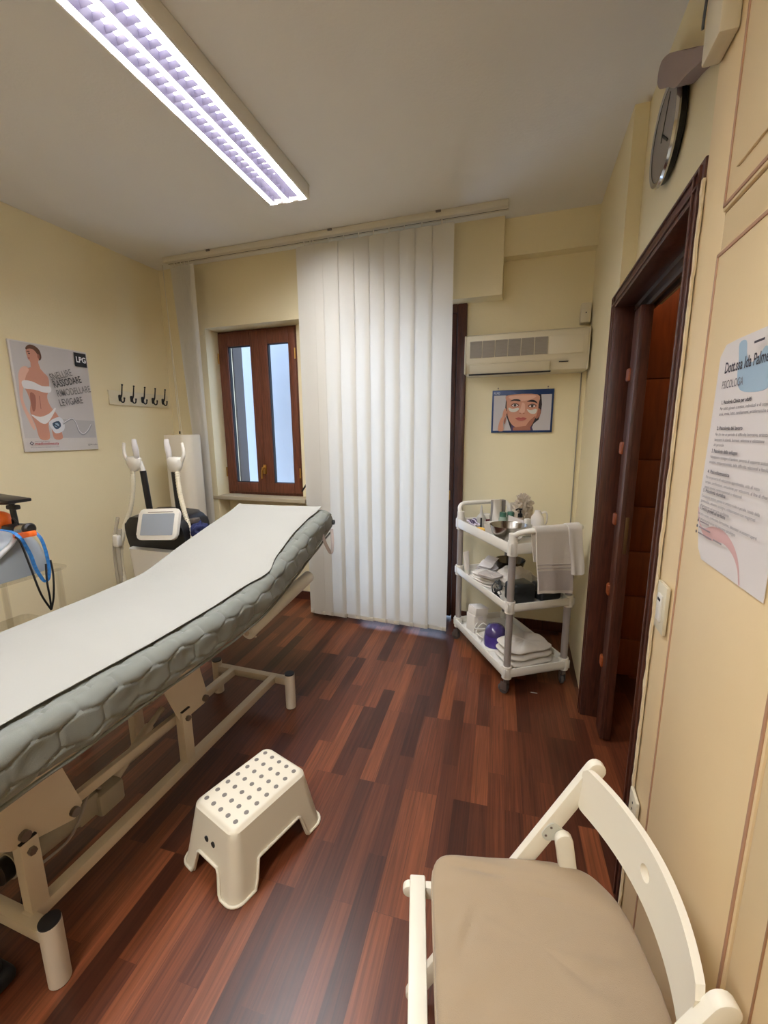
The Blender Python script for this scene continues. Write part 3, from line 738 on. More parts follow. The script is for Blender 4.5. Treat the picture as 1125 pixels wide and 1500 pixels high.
# ---- clock and things above the door
ck = thing('wall_clock', 'round grey wall clock with a silver rim above the doorway', 'clock', (XB, 2.02, 2.50))
Mc = frame3((XB-.001, 2.02, 2.67), (0, 1, 0), (0, 0, 1), (-1, 0, 0))
bm = nb(); lathe(bm, [(0, 0), (.13, 0), (.148, .008), (.152, .03), (0, .03)], n=48, M=Mc); part('clock_case', bm, M_BLACK, ck)
bm = nb(); lathe(bm, [(.140, .028), (.158, .026), (.161, .033), (.156, .041), (.140, .038)], n=48, M=Mc); part('rim', bm, M_CHROME, ck)
bm = nb(); lathe(bm, [(0, .036), (.10, .036), (.142, .036), (.142, .030)], n=48, M=Mc); part('clock_face', bm, M_CLOCK, ck)
bm = nb(); box(bm, -.004, .004, -.02, .085, .037, .039, M=Mc @ Matrix.Rotation(2.2, 4, 'Z')); part('hour_hand', bm, M_BLACKM, ck)
bm = nb(); box(bm, -.0025, .0025, -.02, .12, .039, .041, M=Mc @ Matrix.Rotation(.5, 4, 'Z')); part('minute_hand', bm, M_BLACKM, ck)
bm = nb(); prism(bm, [(p.x, p.y) for p in crom([(2.072, 2.857, 0), (2.126, 2.92, 0), (2.102, 2.955, 0), (2.006, 2.918, 0), (1.877, 2.837, 0), (1.717, 2.728, 0), (1.6, 2.653, 0), (1.527, 2.598, 0), (1.567, 2.605, 0), (1.607, 2.617, 0), (1.693, 2.655, 0), (1.746, 2.677, 0), (1.847, 2.714, 0), (1.96, 2.79, 0)], 5, True)], .05, frame3((XB-.054, 0, 0), (0, 1, 0), (0, 0, 1)), .006)
solo('mauve_cloth', bm, M_MAUVE, 'mauve grey cloth bunched on the wall over the top of the clock', 'cloth')
jb = thing('cable_box', 'white cable box with a hanging dark wire, high at the end of the cupboard', 'cable box', (.37, 1.34, 2.45))
bm = nb(); box(bm, .350, .389, 1.235, 1.335, 2.43, 2.75, .006); part('cover', bm, M_OFF, jb)
bm = nb(); tube(bm, [(.346, 1.31, 2.74), (.344, 1.315, 2.60), (.345, 1.33, 2.53), (.346, 1.335, 2.51)], .003, n=6); part('wire', bm, M_BLACK, jb)

# ================================================================== TREATMENT COUCH
bd = thing('treatment_couch', 'white metal treatment couch with a raised head end and a quilted grey cover', 'treatment couch', (-1.5, 1.3, 0))
def ztop(y):
    s = y-1.62; k = .333
    return .862+k*.5*(s+math.sqrt(s*s+.012))
def ysl(y): return y
XBL, XBR = -1.865, -1.150; Y0, Y1 = .22, 2.42
def hexd(a, b):
    """distance-like value to the nearest hexagonal stitch line, a along, b across"""
    sa, sb = .125, .078; best = []
    i0, j0 = round(a/sa), round(b/sb)
    for i in range(i0-1, i0+2):
        for j in range(j0-1, j0+2):
            ca = i*sa+(sa/2 if j % 2 else 0); best.append(math.hypot((a-ca)*.72, b-j*sb))
    for j in range(j0-1, j0+2):
        if j % 2:
            for i in (i0-2,): best.append(math.hypot((a-(i*sa+sa/2))*.72, b-j*sb))
    best.sort(); return best[1]-best[0]
T = .155
def cover(u, v):
    y = Y0+(Y1-Y0)*v
    t = 2*PI*u
    hw = (XBR-XBL)/2+.004*noise.noise(Vector((0, y*5, 1)))
    r = .045
    # rounded rectangle by angle, equal steps along the outline
    W2, H2 = hw, T/2
    per = [(W2-r, H2), (-(W2-r), H2), (-W2, H2-r), (-W2, -(H2-r)), (-(W2-r), -H2), ((W2-r), -H2), (W2, -(H2-r)), (W2, H2-r)]
    segs = []; tot = 0
    for i in range(8):
        a = Vector(per[i]); b = Vector(per[(i+1) % 8]); l = (b-a).length
        if i % 2 == 1: l = r*PI/2
        segs.append((a, b, l, i)); tot += l
    s = (u % 1)*tot; 
    for a, b, l, i in segs:
        if s <= l or i == 7: break
        s -= l
    q = min(1, s/l)
    if i % 2 == 0: p = a.lerp(b, q); n = Vector(((b-a).y, -(b-a).x)).normalized(); n = -n if n.dot(p) < 0 else n
    else:
        cx = math.copysign(W2-r, a.x if abs(a.x) > 0 else b.x); cz = math.copysign(H2-r, (a.y+b.y)/2)
        va = Vector((a.x-cx, a.y-cz)); vb_ = Vector((b.x-cx, b.y-cz))
        n = va.lerp(vb_, q).normalized(); p = Vector((cx, cz))+n*r
    along = y; across = s+sum(x[2] for x in segs[:i])
    d = hexd(along, across)
    disp = -.0048*math.exp(-(d/.0055)**2)+.0010*min(1, d/.03)
    wr = noise.noise(Vector((p.x*9, y*7, p.y*14)))*.007+noise.noise(Vector((p.x*22, y*24, p.y*18)))*.004
    side = 1 if abs(p.x) > W2-r*1.2 else .35
    disp += wr*side
    if p.y < -H2*.5 and abs(p.x) > W2*.8: disp += .010*noise.noise(Vector((2, y*11, 0)))
    endf = 1
    if v > .985: endf = 1-.25*((v-.985)/.015)**2
    if v < .015: endf = 1-.25*((.015-v)/.015)**2
    p = p+n*disp; 
    zt = ztop(y); sl = (ztop(y+.01)-ztop(y-.01))/.02; c = 1/math.sqrt(1+sl*sl)
    zz = (p.y*endf-T/2)
    return Vector(((XBL+XBR)/2+p.x*(1 if endf == 1 else (.97+.03*endf)), y-zz*sl*c, zt+zz*c))
bm = nb(); V = grid(bm, cover, 300, 260, closeu=True)
bm.faces.new([r[0] for r in V]); bm.faces.new([r[-1] for r in V][::-1])
mt = part('mattress_cover', bm, M_QUILT, bd)
bm = nb()
def piping(u):
    v = Y0+.02+(Y1-.05-Y0)*u; zt = ztop(v); sl = (ztop(v+.01)-ztop(v-.01))/.02; c = 1/math.sqrt(1+sl*sl)
    return (XBR-.012+.006*noise.noise(Vector((0, v*6, 9))), v+T*sl*c*.98, zt-T*c*.98+.004*noise.noise(Vector((5, v*9, 9))))
tube(bm, [piping(i/60) for i in range(61)], .006, n=8, k=1); part('cover_hem', bm, M_QUILT, mt)
bm = nb(); P_ = lambda x, y, z: Vector((x, y, z))
tube(bm, [(-1.155, 2.30, .985), (-1.145, 2.31, .93), (-1.13, 2.345, .862), (-1.12, 2.355, .872), (-1.125, 2.375, .93), (-1.14, 2.40, 1.0)], .010, n=8, flat=.18)
part('tie_strap', bm, mat('strap_grey', (176, 164, 158), .8), bd)
bm = nb(); lathe(bm, [(0, 0), (.016, 0), (.016, .02), (0, .02)], n=16, M=frame3((-1.16, 2.44, 1.035), (0, 0, 1), (0, 1, 0), (1, 0, 0))); part('end_cap', bm, M_BLACK, bd)
# paper sheet
def pl(y): return -1.845-.012*math.sin(y*5)-(0.0 if y < 1.6 else .02*math.sin((y-1.6)*5))
def pr(y): return -1.225+.006*math.sin(y*7)+(.045*math.exp(-((y-1.74)/.09)**2))-.018*math.exp(-((y-2.1)/.15)**2)+(.03*max(0, (y-2.28)/.12))
def paper(u, v):
    y = .24+(2.392-.24)*v; x = pl(y)+(pr(y)-pl(y))*u
    yy = y
    z = ztop(yy)+.009+.003*noise.noise(Vector((x*4, y*4, 2)))+.0012*noise.noise(Vector((x*14, y*12, 5)))
    e = min(u, 1-u)
    if e < .05: z += .004*(1-e/.05)
    z += .006*math.exp(-((x+1.5+.25*(y-1.9))/.03)**2)*max(0, noise.noise(Vector((y*3, 0, 0))))*(1 if y > 1.5 else 0)
    if v > .97: z += .010*((v-.97)/.03)*(.4+u)
    if v > .94: y += .010*math.sin(u*9)*(v-.94)/.06
    return Vector((x, y, z))
bm = nb(); slab(bm, paper, 70, 220, .0015)
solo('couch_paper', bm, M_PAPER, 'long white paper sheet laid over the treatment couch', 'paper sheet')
# paper roll under the head end
rl = thing('paper_roll', 'white paper roll slung under the raised head end of the couch, its end showing', 'paper roll', (-1.21, 1.9, .62))
bm = nb(); cyl(bm, (-1.225, 1.60, .655), (-1.205, 2.19, .745), .036, n=32)
part('roll', bm, M_WHITE, rl)
bm = nb(); cyl(bm, (-1.2255, 1.59, .6535), (-1.2045, 2.196, .746), .012, n=12)
for y, z in ((1.63, .66), (2.06, .73)): tube(bm, [(-1.265, y, z+.09), (-1.262, y, z), (-1.24, y, z-.038), (-1.2, y, z-.036)], .005, n=8)
part('holder', bm, M_STEELW, rl)
# base
LX, RX, FY_, NY = -1.752, -1.238, 1.972, .632
for x in (LX, RX):
    for y in (FY_, NY):
        bm = nb(); cyl(bm, (x, y, .004), (x, y, .215), .029, n=28); lg = part('leg', bm, M_STEELW, bd)
        bm = nb(); cyl(bm, (x, y, .213), (x, y, .221), .028, n=28); part('leg_cap', bm, M_BLACK, lg)
        bm = nb(); cyl(bm, (x, y, 0), (x, y, .010), .027, n=28); part('foot_pad', bm, M_BLACK, lg)
for y in (FY_, NY):
    bm = nb(); box(bm, LX, RX, y-.02, y+.02, .15, .19, .003); part('cross_bar', bm, M_STEELW, bd)
RLX, RRX = -1.625, -1.345
for x in (RLX, RRX):
    bm = nb(); box(bm, x-.02, x+.02, NY, FY_, .152, .192, .003); part('base_rail', bm, M_STEELW, bd)
    for y in (1.285, .665):
        bm = nb(); box(bm, x-.02, x+.02, y-.025, y+.025, .19, .43, .003); po = part('post', bm, M_STEELW, bd)
        bm = nb(); box(bm, x-.018, x+.018, y-.023, y+.023, .428, .434, .001); part('post_cap', bm, M_BLACK, po)
        bm = nb(); cyl(bm, (x-.03, y, .395), (x+.032, y, .395), .012, n=6); part('bolt', bm, M_GREYMET, po)
for x in (RLX+.03, RRX-.03):
    bm = nb()
    box(bm, -.018, .018, -.012, .012, 0, 1, .002, M=frame3((x, 1.285, .395), (0, -.07, .99), (1, 0, 0), Vector((x, .80, .40))-Vector((x, 1.285, .395))))
    part('lift_arm', bm, M_STEELW, bd)
for x in (RLX+.05, RRX+.004, ):
    bm = nb(); prism(bm, [(1.26, .385), (1.405, .385), (1.43, .40), (1.365, .70), (1.30, .70), (1.16, .70), (1.16, .66)], .004, frame3((x, 0, 0), (0, 1, 0), (0, 0, 1)))
    part('gusset', bm, M_STEELW, bd)
bm = nb(); box(bm, RLX+.05, RRX, 1.40, 1.404, .42, .70); part('gusset_web', bm, M_STEELW, bd)
for x in (RLX+.05, RRX+.004):
    bm = nb(); prism(bm, [(.625, .43), (.80, .365), (.83, .40), (.755, .70), (.45, .70), (.45, .60)], .004, frame3((x, 0, 0), (0, 1, 0), (0, 0, 1)))
    part('gusset', bm, M_STEELW, bd)
for x, y, z in ((RRX, 1.405, .41), (RRX, .80, .395), (RRX, .66, .45)):
    bm = nb(); cyl(bm, (x-.02, y, z), (x+.022, y, z), .015, n=12); part('pivot_bolt', bm, M_GREYMET, bd)
bm = nb(); ring2 = [(-1.75, .30), (-1.25, .30)]
box(bm, -1.75, -1.71, .30, 1.60, .665, .705, .003); box(bm, -1.29, -1.25, .30, 1.60, .665, .705, .003)
box(bm, -1.71, -1.29, .30, .34, .665, .705, .003); box(bm, -1.71, -1.29, 1.0, 1.04, .665, .705, .003); box(bm, -1.71, -1.29, 1.56, 1.60, .665, .705, .003)
part('upper_frame', bm, M_STEELW, bd)
# motor
bm = nb(); cyl(bm, (-1.44, .66, .30), (-1.44, .86, .285), .042, n=24); box(bm, -1.475, -1.405, .855, .93, .245, .33, .008)
box(bm, -1.50, -1.39, .92, 1.02, .225, .315, .012); mo = part('motor', bm, mat('motor_grey', (150, 142, 128), .5), bd)
bm = nb(); cyl(bm, (-1.44, .632, .302), (-1.44, .664, .30), .036, n=24); part('motor_cap', bm, M_BLACK, mo)
bm = nb(); cyl(bm, (-1.44, 1.0, .285), (-1.47, 1.22, .37), .019); cyl(bm, (-1.47, 1.22, .37), (-1.475, 1.30, .40), .012); part('actuator_tube', bm, M_STEELW, mo)
bm = nb(); tube(bm, [(-1.42, .95, .32), (-1.40, .90, .36), (-1.385, .84, .30), (-1.40, .80, .25), (-1.41, .72, .245)], .0045, n=8); part('power_cable', bm, M_GREYP, mo)
bm = nb(); tube(bm, [(-1.55, .72, .02), (-1.60, .95, .55), (-1.63, 1.1, .68)], .005, n=8); part('power_cable', bm, M_BLACK, mo)
# foot switch
fs = thing('foot_switch', 'black foot switch on the floor under the near end of the couch', 'foot switch', (-1.48, .50, 0))
bm = nb(); box(bm, -1.66, -1.36, .44, .60, .001, .05, .02, 4); part('base', bm, M_BLACKM, fs)
bm = nb(); box(bm, -1.64, -1.52, .46, .58, .048, .10, .018, 4); box(bm, -1.50, -1.38, .46, .58, .048, .10, .018, 4); part('pedal', bm, M_BLACKM, fs)

# ================================================================== STEP STOOL
st = thing('step_stool', 'white plastic step stool with grey grip dots, on the floor beside the couch', 'step stool', (-.947, 1.197, 0), math.radians(90-17.0))
HX, HY, TX, TY, HS = .218, .163, .174, .122, .25     # half sizes: foot, top
def rr_pt(t, hx, hy, r):
    """point on a rounded rectangle by arc fraction"""
    a, b = 2*(hx-r), 2*(hy-r); q = PI*r/2; tot = 2*a+2*b+4*q; s = (t % 1)*tot
    for kind, l, fn in (('r', b, lambda e: (hx, -b/2+e)), ('c', q, lambda e: (hx-r+r*math.cos(e/r), hy-r+r*math.sin(e/r))),
                        ('t', a, lambda e: (a/2-e, hy)), ('c', q, lambda e: (-(hx-r)-r*math.sin(e/r), hy-r+r*math.cos(e/r))),
                        ('l', b, lambda e: (-hx, b/2-e)), ('c', q, lambda e: (-(hx-r)-r*math.cos(e/r), -(hy-r)-r*math.sin(e/r))),
                        ('b', a, lambda e: (-a/2+e, -hy)), ('c', q, lambda e: (hx-r+r*math.sin(e/r), -(hy-r)-r*math.cos(e/r)))):
        if s <= l: return fn(s)
        s -= l
    return (hx, -b/2)
def foot_low(x, y):
    """lower rim height above the floor at foot-outline point (x,y): the legs stand at the corners"""
    def sm(d, w=.020):
        q = max(0, min(1, d/w)); return q*q*(3-2*q)
    if abs(y) > HY-.012: return .100*sm(HX-.092-abs(x))
    if abs(x) > HX-.012: return .095*sm(HY-.080-abs(y))
    return 0
NS = 420; r0, r1 = .035, .045
def shell(inner):
    off = .003 if inner else 0
    def f(u, v):
        xb, yb = rr_pt(u, HX-off, HY-off, r1); xt, yt = rr_pt(u, TX-off, TY-off, r0)
        lo = foot_low(*rr_pt(u, HX, HY, r1))
        z = lo+(HS-.014-off-lo)*v
        q = z/HS
        # slight leg flare
        return Vector((xb+(xt-xb)*q, yb+(yt-yb)*q, z))
    return f
bm = nb()
A = grid(bm, shell(False), NS, 12, closeu=True)
prev = [r[-1] for r in A]
for k in range(1, 5):
    a = k/4*PI/2; s_ = 1-(.014*(1-math.cos(a)))/TX; z = HS-.014+.014*math.sin(a)
    cur = []
    for i in range(NS):
        x, y = rr_pt(i/NS, TX-.014*(1-math.cos(a))-.003, TY-.014*(1-math.cos(a))-.003, r0-.006)
        cur.append(bm.verts.new((x, y, z)))
    for i in range(NS): bm.faces.new((prev[i], prev[(i+1) % NS], cur[(i+1) % NS], cur[i]))
    prev = cur
bm.faces.new(prev)
B = grid(bm, shell(True), NS, 12, closeu=True)
bm.faces.new([r[-1] for r in B])
rimpts = []
for i in range(NS): bm.faces.new((A[i][0], A[(i+1) % NS][0], B[(i+1) % NS][0], B[i][0]))
for i in range(0, NS, 3):
    p = A[i][0].co; d = Vector((p.x, p.y, 0)).normalized()
    rimpts.append(p+d*.004+Vector((0, 0, .004)))
so = part('stool_shell', bm, M_STOOL, st, world=False)
bm = nb(); tube(bm, rimpts+[rimpts[0]], .0055, n=10, k=1); part('rim', bm, M_STOOL, st, world=False)
bm = nb()
for i in range(7):
    for j in range(5): cyl(bm, (-.138+i*.046, -.088+j*.044, HS-.002), (-.138+i*.046, -.088+j*.044, HS+.0012), .0088, n=20)
part('grip_dots', bm, M_GREYDOT, st, world=False)
sl_ = (HX-TX)/HS
for dx in (-1, 1):
    bm = nb()
    for y in (-.02, .02):
        z = .158; x = -(HX-sl_*z)
        cyl(bm, (x-.0025, y, z), (x+.002, y, z), .0105, n=16)
    if dx < 0: part('handle_hole', bm, M_BLACKM, st, world=False)
    else: bm.free()

# ================================================================== FOLDING CHAIR
ch = thing('folding_chair', 'white wooden folding chair with a curved back rail, against the cupboard', 'chair', (.0411, .7661, 0), math.radians(13.59))
XZ = lambda y: frame3((0, y, 0), (1, 0, 0), (0, 0, 1), (0, -1, 0))
for s in (1, -1):
    bm = nb(); y = (.205 if s > 0 else -.235)+.011
    prism(bm, stadium((-.222, .022), (.222, .785), .043), .022, XZ(y), .004); part('leg', bm, M_CHAIR, ch, world=False)
    bm = nb(); y = (.180 if s > 0 else -.210)+.010
    prism(bm, stadium((.150, .60), (.252, .022), .042), .020, XZ(y), .004); part('leg', bm, M_CHAIR, ch, world=False)
    bm = nb(); y0 = (.193 if s > 0 else -.193+.0)
    prism(bm, [(p.x, p.y) for p in crom([(.100, .603, 0), (.120, .632, 0), (.138, .628, 0), (.165, .602, 0), (.156, .580, 0), (.132, .585, 0), (.112, .583, 0)], 4, True)], .003, XZ(.194 if s > 0 else -.2215), 0)
    br = part('hinge_plate', bm, M_CHROME if 0 else mat('zinc_plate', (206, 208, 198), .4, metal=.1), ch, world=False)
    bm = nb()
    yy_ = .190 if s > 0 else -.226
    for px_, pz in ((.122, .622), (.110, .598), (.152, .593)): cyl(bm, (px_, yy_, pz), (px_, yy_+.003, pz), .0032, n=10)
    part('screw', bm, M_GREYMET, br, world=False)
    bm = nb(); y = (.160 if s > 0 else -.190)+.010
    prism(bm, stadium((-.232, .443), (.215, .433), .036), .020, XZ(y), .004); part('seat_rail', bm, M_CHAIR, ch, world=False)
for i in range(7):
    x = -.212+i*.069
    bm = nb(); box(bm, x-.020, x+.020, -.205, .178, .455, .467, .004); part('seat_slat', bm, M_CHAIR, ch, world=False)
bm = nb(); box(bm, -.06, -.03, -.22, .19, .24, .27, .004); part('stretcher', bm, M_CHAIR, ch, world=False)
bm = nb(); box(bm, .215, .240, -.20, .17, .10, .145, .004); part('stretcher', bm, M_CHAIR, ch, world=False)
# back rail with a hole: curved strip built as a grid, hole cut by a ring of faces
def back(s, z):
    k = 1-((s+.015)/.213)**2
    return Vector((.192+.048*k+.25*(z-.74)*.35, s, z))
bm = nb()
ZA, ZB_ = .683, .797; hs, hz, hr = -.01, .742, .0155
def strip_cols(sa, sb, n):
    cols = []
    for i in range(n+1):
        s = sa+(sb-sa)*i/n
        e = max(0, abs(s+.015)-.195)/.018; cut = .014*(1-math.sqrt(max(0, 1-min(1, e)**2)))
        cols.append([(s, ZA+cut+(ZB_-ZA-2*cut)*j/6) for j in range(7)])
    return cols
faces2 = []
def add2(cols):
    for i in range(len(cols)-1):
        for j in range(6): faces2.append([cols[i][j], cols[i+1][j], cols[i+1][j+1], cols[i][j+1]])
add2(strip_cols(-.228, hs-.03, 16)); add2(strip_cols(hs+.03, .198, 18))
# centre block around the hole
nseg = 24
sq = []
for i in range(nseg):
    a = 2*PI*i/nseg+PI/4; c_, s_ = math.cos(a), math.sin(a); m_ = max(abs(c_), abs(s_))
    sq.append((c_/m_, s_/m_))
for i in range(nseg):
    a, b = sq[i], sq[(i+1) % nseg]
    def outer(q): return (hs+.03*q[0], (ZB_-hz)*q[1]+hz if q[1] > 0 else hz+(hz-ZA)*q[1])
    def inner(q):
        l = math.hypot(*q); return (hs+hr*q[0]/l, hz+hr*q[1]/l)
    faces2.append([inner(a), outer(a), outer(b), inner(b)])
key = {}
def V2(p, side):
    k_ = (round(p[0], 5), round(p[1], 5), side)
    if k_ not in key:
        q = back(*p); t = Vector((1, 0, 0)); 
        key[k_] = bm.verts.new(q+t*(.007 if side else -.007))
    return key[k_]
ecount = {}
for f in faces2:
    for side in (0, 1):
        try: bm.faces.new([V2(p, side) for p in (f if side else f[::-1])])
        except ValueError: pass
bmesh.ops.remove_doubles(bm, verts=bm.verts, dist=.00005)
be = [e for e in bm.edges if e.is_boundary]
bmesh.ops.bridge_loops
# walls between front and back skins
fr = {}
for k_, v in key.items():
    if v.is_valid: fr[v] = k_
pairs = {}
for k_, v in key.items():
    if v.is_valid: pairs.setdefault(k_[:2], {})[k_[2]] = v
for e in be:
    a, b = e.verts
    ka, kb = fr.get(a), fr.get(b)
    if ka and kb and ka[2] == 0:
        try: bm.faces.new((a, b, pairs[kb[:2]][1], pairs[ka[:2]][1]))
        except Exception: pass
part('back_rail', bm, M_CHAIR, ch, world=False)
# cushion
cs = thing('seat_cushion', 'beige cotton cushion lying on the white folding chair', 'cushion', (.0411, .7661, .468), math.radians(13.59))
def cout(t):
    # outline: straight front (-x), rounded rear (+x)
    a = 2*PI*t; c, s = math.cos(a), math.sin(a)
    n_ = 9.0 if c < 0 else 3.2
    m_ = (abs(c)**n_+abs(s)**n_)**(-1/n_)
    return Vector((.045+.222*c*m_, -.008+.204*s*m_))
def cush(u, v):
    p = cout(u); th = v*PI; rad = math.sin(th)**.35 if 0 < th < PI else 0
    c = Vector((.045, 0)); q = c+(p-c)*rad*(1 if 1 else 0)
    top = math.cos(th); z = .028*math.copysign(abs(top)**.45, top)
    if top > 0:
        w = .009*noise.noise(Vector((q.x*7, q.y*9, 1)))+.005*noise.noise(Vector((q.x*14, q.y*26, 4)))
        for cx, cy, an, ln in ((.11, -.05, .12, .085), (-.05, .150, -.15, .10), (.02, -.02, -.5, .05), (.09, .10, -.25, .08), (-.10, .02, 1.1, .05)):
            dx, dy = q.x-cx, q.y-cy; a_ = dx*math.cos(an)+dy*math.sin(an); b_ = -dx*math.sin(an)+dy*math.cos(an)
            w -= .006*math.exp(-(b_/.010)**2)*math.exp(-(a_/ln)**2)
            w += .0045*math.exp(-((b_-.018)/.014)**2)*math.exp(-(a_/ln)**2)
        z += w*min(1, top*2)
        z -= .004*(1-rad)*0
    e = 1+.006*noise.noise(Vector((p.x*30, p.y*30, 0)))*(1-abs(top))
    return Vector((c.x+(q.x-c.x)*e, q.y*e, .034+z))
bm = nb(); V = grid(bm, cush, 140, 60, closeu=True); bmesh.ops.remove_doubles(bm, verts=bm.verts, dist=.0002)
part('cover', bm, M_CUSH, cs, world=False)
bm = nb(); tube(bm, [(*(cout(i/90)*1.0), .034) for i in range(91)], .0028, n=6, k=1); part('piping', bm, M_CUSH, cs, world=False)
bm = nb()
for s in (1, -1): tube(bm, [(.20, .17*s, .03), (.225, .19*s, .01), (.235, .196*s, -.03), (.228, .20*s, -.06)], .003, n=6)
part('tie', bm, M_CUSH, cs, world=False)

# ================================================================== TROLLEY
TR = (-.028, 2.485, 0); TA = math.radians(32.05)
tr = thing('service_trolley', 'white three-shelf plastic trolley on castors in the back right corner', 'trolley', TR, TA)
WMt = WM[tr.name]
TWx, TWy = .40, .73
def tray(z0, rim, name='shelf'):
    bm = nb(); xo, yo = .028, .028
    box(bm, -xo, TWx+xo, -yo, TWy+yo, z0, z0+.012, .003)
    for a in ((-xo, -xo+.010, -yo, TWy+yo), (TWx+xo-.010, TWx+xo, -yo, TWy+yo)): box(bm, a[0], a[1], a[2], a[3], z0, z0+rim, .003)
    for a in ((-yo, -yo+.010), (TWy+yo-.010, TWy+yo)): box(bm, -xo, TWx+xo, a[0], a[1], z0, z0+rim, .003)
    for x in (0, TWx):
        for y in (0, TWy): cyl(bm, (x, y, z0-.012), (x, y, z0+rim+.012), .030, n=24)
    return part(name, bm, M_WHITE, tr, world=False)
tray(.125, .055); tray(.55, .05); tray(.905, .065)
for x in (0, TWx):
    for y in (0, TWy):
        bm = nb(); cyl(bm, (x, y, .17), (x, y, .93), .021, n=24); part('post', bm, M_GREYP, tr, world=False)
        bm = nb(); cyl(bm, (x, y, .97), (x, y, 1.025), .027, .025, n=24); part('post_cap', bm, M_WHITE, tr, world=False)
        bm = nb(); box(bm, x-.014, x+.014, y-.014, y+.014, .075, .115, .004); cyl(bm, (x, y, .08), (x, y, .125), .008)
        a = .5 if x == 0 else -.4
        Mw = Matrix.Translation((x, y, 0)) @ Matrix.Rotation(a, 4, 'Z')
        for sx in (-.016, .016): box(bm, sx-.0015, sx+.0015, -.012, .030, .03, .085, .002, M=Mw)
        cs_ = part('castor', bm, M_GREYMET, tr, world=False)
        bm = nb(); lathe(bm, [(0, -.012), (.026, -.012), (.033, -.008), (.033, .008), (.026, .012), (0, .012)], n=24, M=Mw @ frame3((0, .018, .034), (0, 1, 0), (0, 0, 1), (1, 0, 0)))
        part('wheel', bm, mat('wheel_rubber', (78, 74, 72), .5), cs_, world=False)
bm = nb(); tube(bm, [(0, 0, 1.0), (.012, -.03, 1.030), (.045, -.07, 1.050), (.1, -.095, 1.06), (.30, -.095, 1.06), (.375, -.085, 1.058), (.405, -.045, 1.045), (TWx, 0, 1.0)], .016, n=14)
part('handle', bm, M_WHITE, tr, world=False)
bm = nb(); tube(bm, [(0, TWy, 1.0), (.0, TWy+.02, 1.05), (.03, TWy+.035, 1.075), (.1, TWy+.04, 1.08), (.30, TWy+.04, 1.08), (.37, TWy+.035, 1.075), (TWx, TWy+.02, 1.05), (TWx, TWy, 1.0)], .016, n=14)
part('handle', bm, M_WHITE, tr, world=False)
def tw(lx, ly, z=0): return WMt @ Vector((lx, ly, z))
Z3, Z2, Z1 = .918, .563, .138
def at(lx, ly, z, rz=0): return Matrix.Translation(tw(lx, ly, z)) @ Matrix.Rotation(TA+rz, 4, 'Z')
def put(name, label, cat, lx, ly, z, rz=0, group=None):
    p = tw(lx, ly, z); return thing(name, label, cat, p, TA+rz, group)
# steel bowl
t = put('steel_bowl', 'large polished steel bowl on the near end of the trolley top', 'bowl', .085, .20, Z3)
bm = nb(); lathe(bm, [(0, .002), (.045, .001), (.075, .022), (.10, .06), (.114, .105), (.117, .112), (.114, .113), (.108, .105), (.095, .062), (.07, .028), (.04, .008), (0, .006)], n=48); part('bowl', bm, M_STEEL, t, world=False)
t = put('white_bowl', 'white plastic bowl behind the steel bowl on the trolley top', 'bowl', .075, .375, Z3)
bm = nb(); lathe(bm, [(0, .001), (.035, .001), (.055, .04), (.062, .085), (.064, .088), (.058, .086), (.05, .04), (.03, .01), (0, .01)], n=36); part('bowl', bm, M_CLOTH, t, world=False)
t = put('squeeze_bottle', 'translucent cone-topped squeeze bottle at the far end of the trolley top', 'bottle', .11, .62, Z3)
bm = nb(); lathe(bm, [(0, 0), (.030, 0), (.032, .01), (.032, .075), (.026, .09), (.012, .105), (.006, .15), (.003, .165), (0, .166)], n=28); part('bottle', bm, mat('frosted_plastic', (206, 204, 196), .3, trans=.3), t, world=False)
t = put('black_marker', 'small black marker standing in front of the squeeze bottle', 'marker', .082, .565, Z3)
bm = nb(); cyl(bm, (0, 0, 0), (0, 0, .085), .006); part('barrel', bm, M_BLACK, t, world=False)
def ctube(name, lab, lx, ly, z, h, w, rz=0, lean=0, cap=M_WHITE, body=M_CLOTH, capd=True):
    t = put(name, lab, 'tube', lx, ly, z, rz)
    M_ = Matrix.Rotation(lean, 4, 'Y')
    bm = nb(); ch_ = .22*h
    def f(u, v):
        a = 2*PI*u; k = v
        rx = w/2*(.86+.14*k); ry = w/2*(.86*(1-k)+.03)
        return M_ @ Vector((rx*math.cos(a), ry*math.sin(a), ch_+(h-ch_)*v))
    V = grid(bm, f, 24, 10, closeu=True); bm.faces.new([r[0] for r in V]); bm.faces.new([r[-1] for r in V][::-1])
    part('tube_body', bm, body, t, world=False)
    bm = nb(); lathe(bm, [(0, 0), (w*.40, 0), (w*.41, .004), (w*.40, ch_), (0, ch_)], n=24, M=M_); part('tube_cap', bm, cap, t, world=False)
    return t
ctube('cream_tube', 'tall white cream tube standing on its cap beside the squeeze bottle', .225, .60, Z3, .205, .085, .3)
ctube('cream_tube', 'slim white tube standing behind the black pump bottle', .355, .62, Z3, .175, .045, .2)
ctube('cream_tube', 'small white tube with dark lettering leaning on the middle shelf by the far post', .03, .655, Z2, .175, .05, .1, -.10)
t = put('grey_box', 'grey cardboard box behind the tall white cream tube', 'box', .27, .67, Z3)
bm = nb(); box(bm, -.05, .05, -.02, .02, 0, .19, .002); part('carton', bm, mat('grey_carton', (140, 134, 130), .7), t, world=False)
t = put('small_jar', 'small dark red jar with a white lid between the squeeze bottle and the cream tube', 'jar', .165, .65, Z3)
bm = nb(); lathe(bm, [(0, 0), (.026, 0), (.028, .004), (.028, .062), (0, .062)], n=24); part('jar', bm, mat('maroon_plastic', (110, 44, 50), .3), t, world=False)
bm = nb(); lathe(bm, [(0, .06), (.029, .06), (.029, .092), (.027, .095), (0, .095)], n=24); part('lid', bm, M_WHITE, t, world=False)
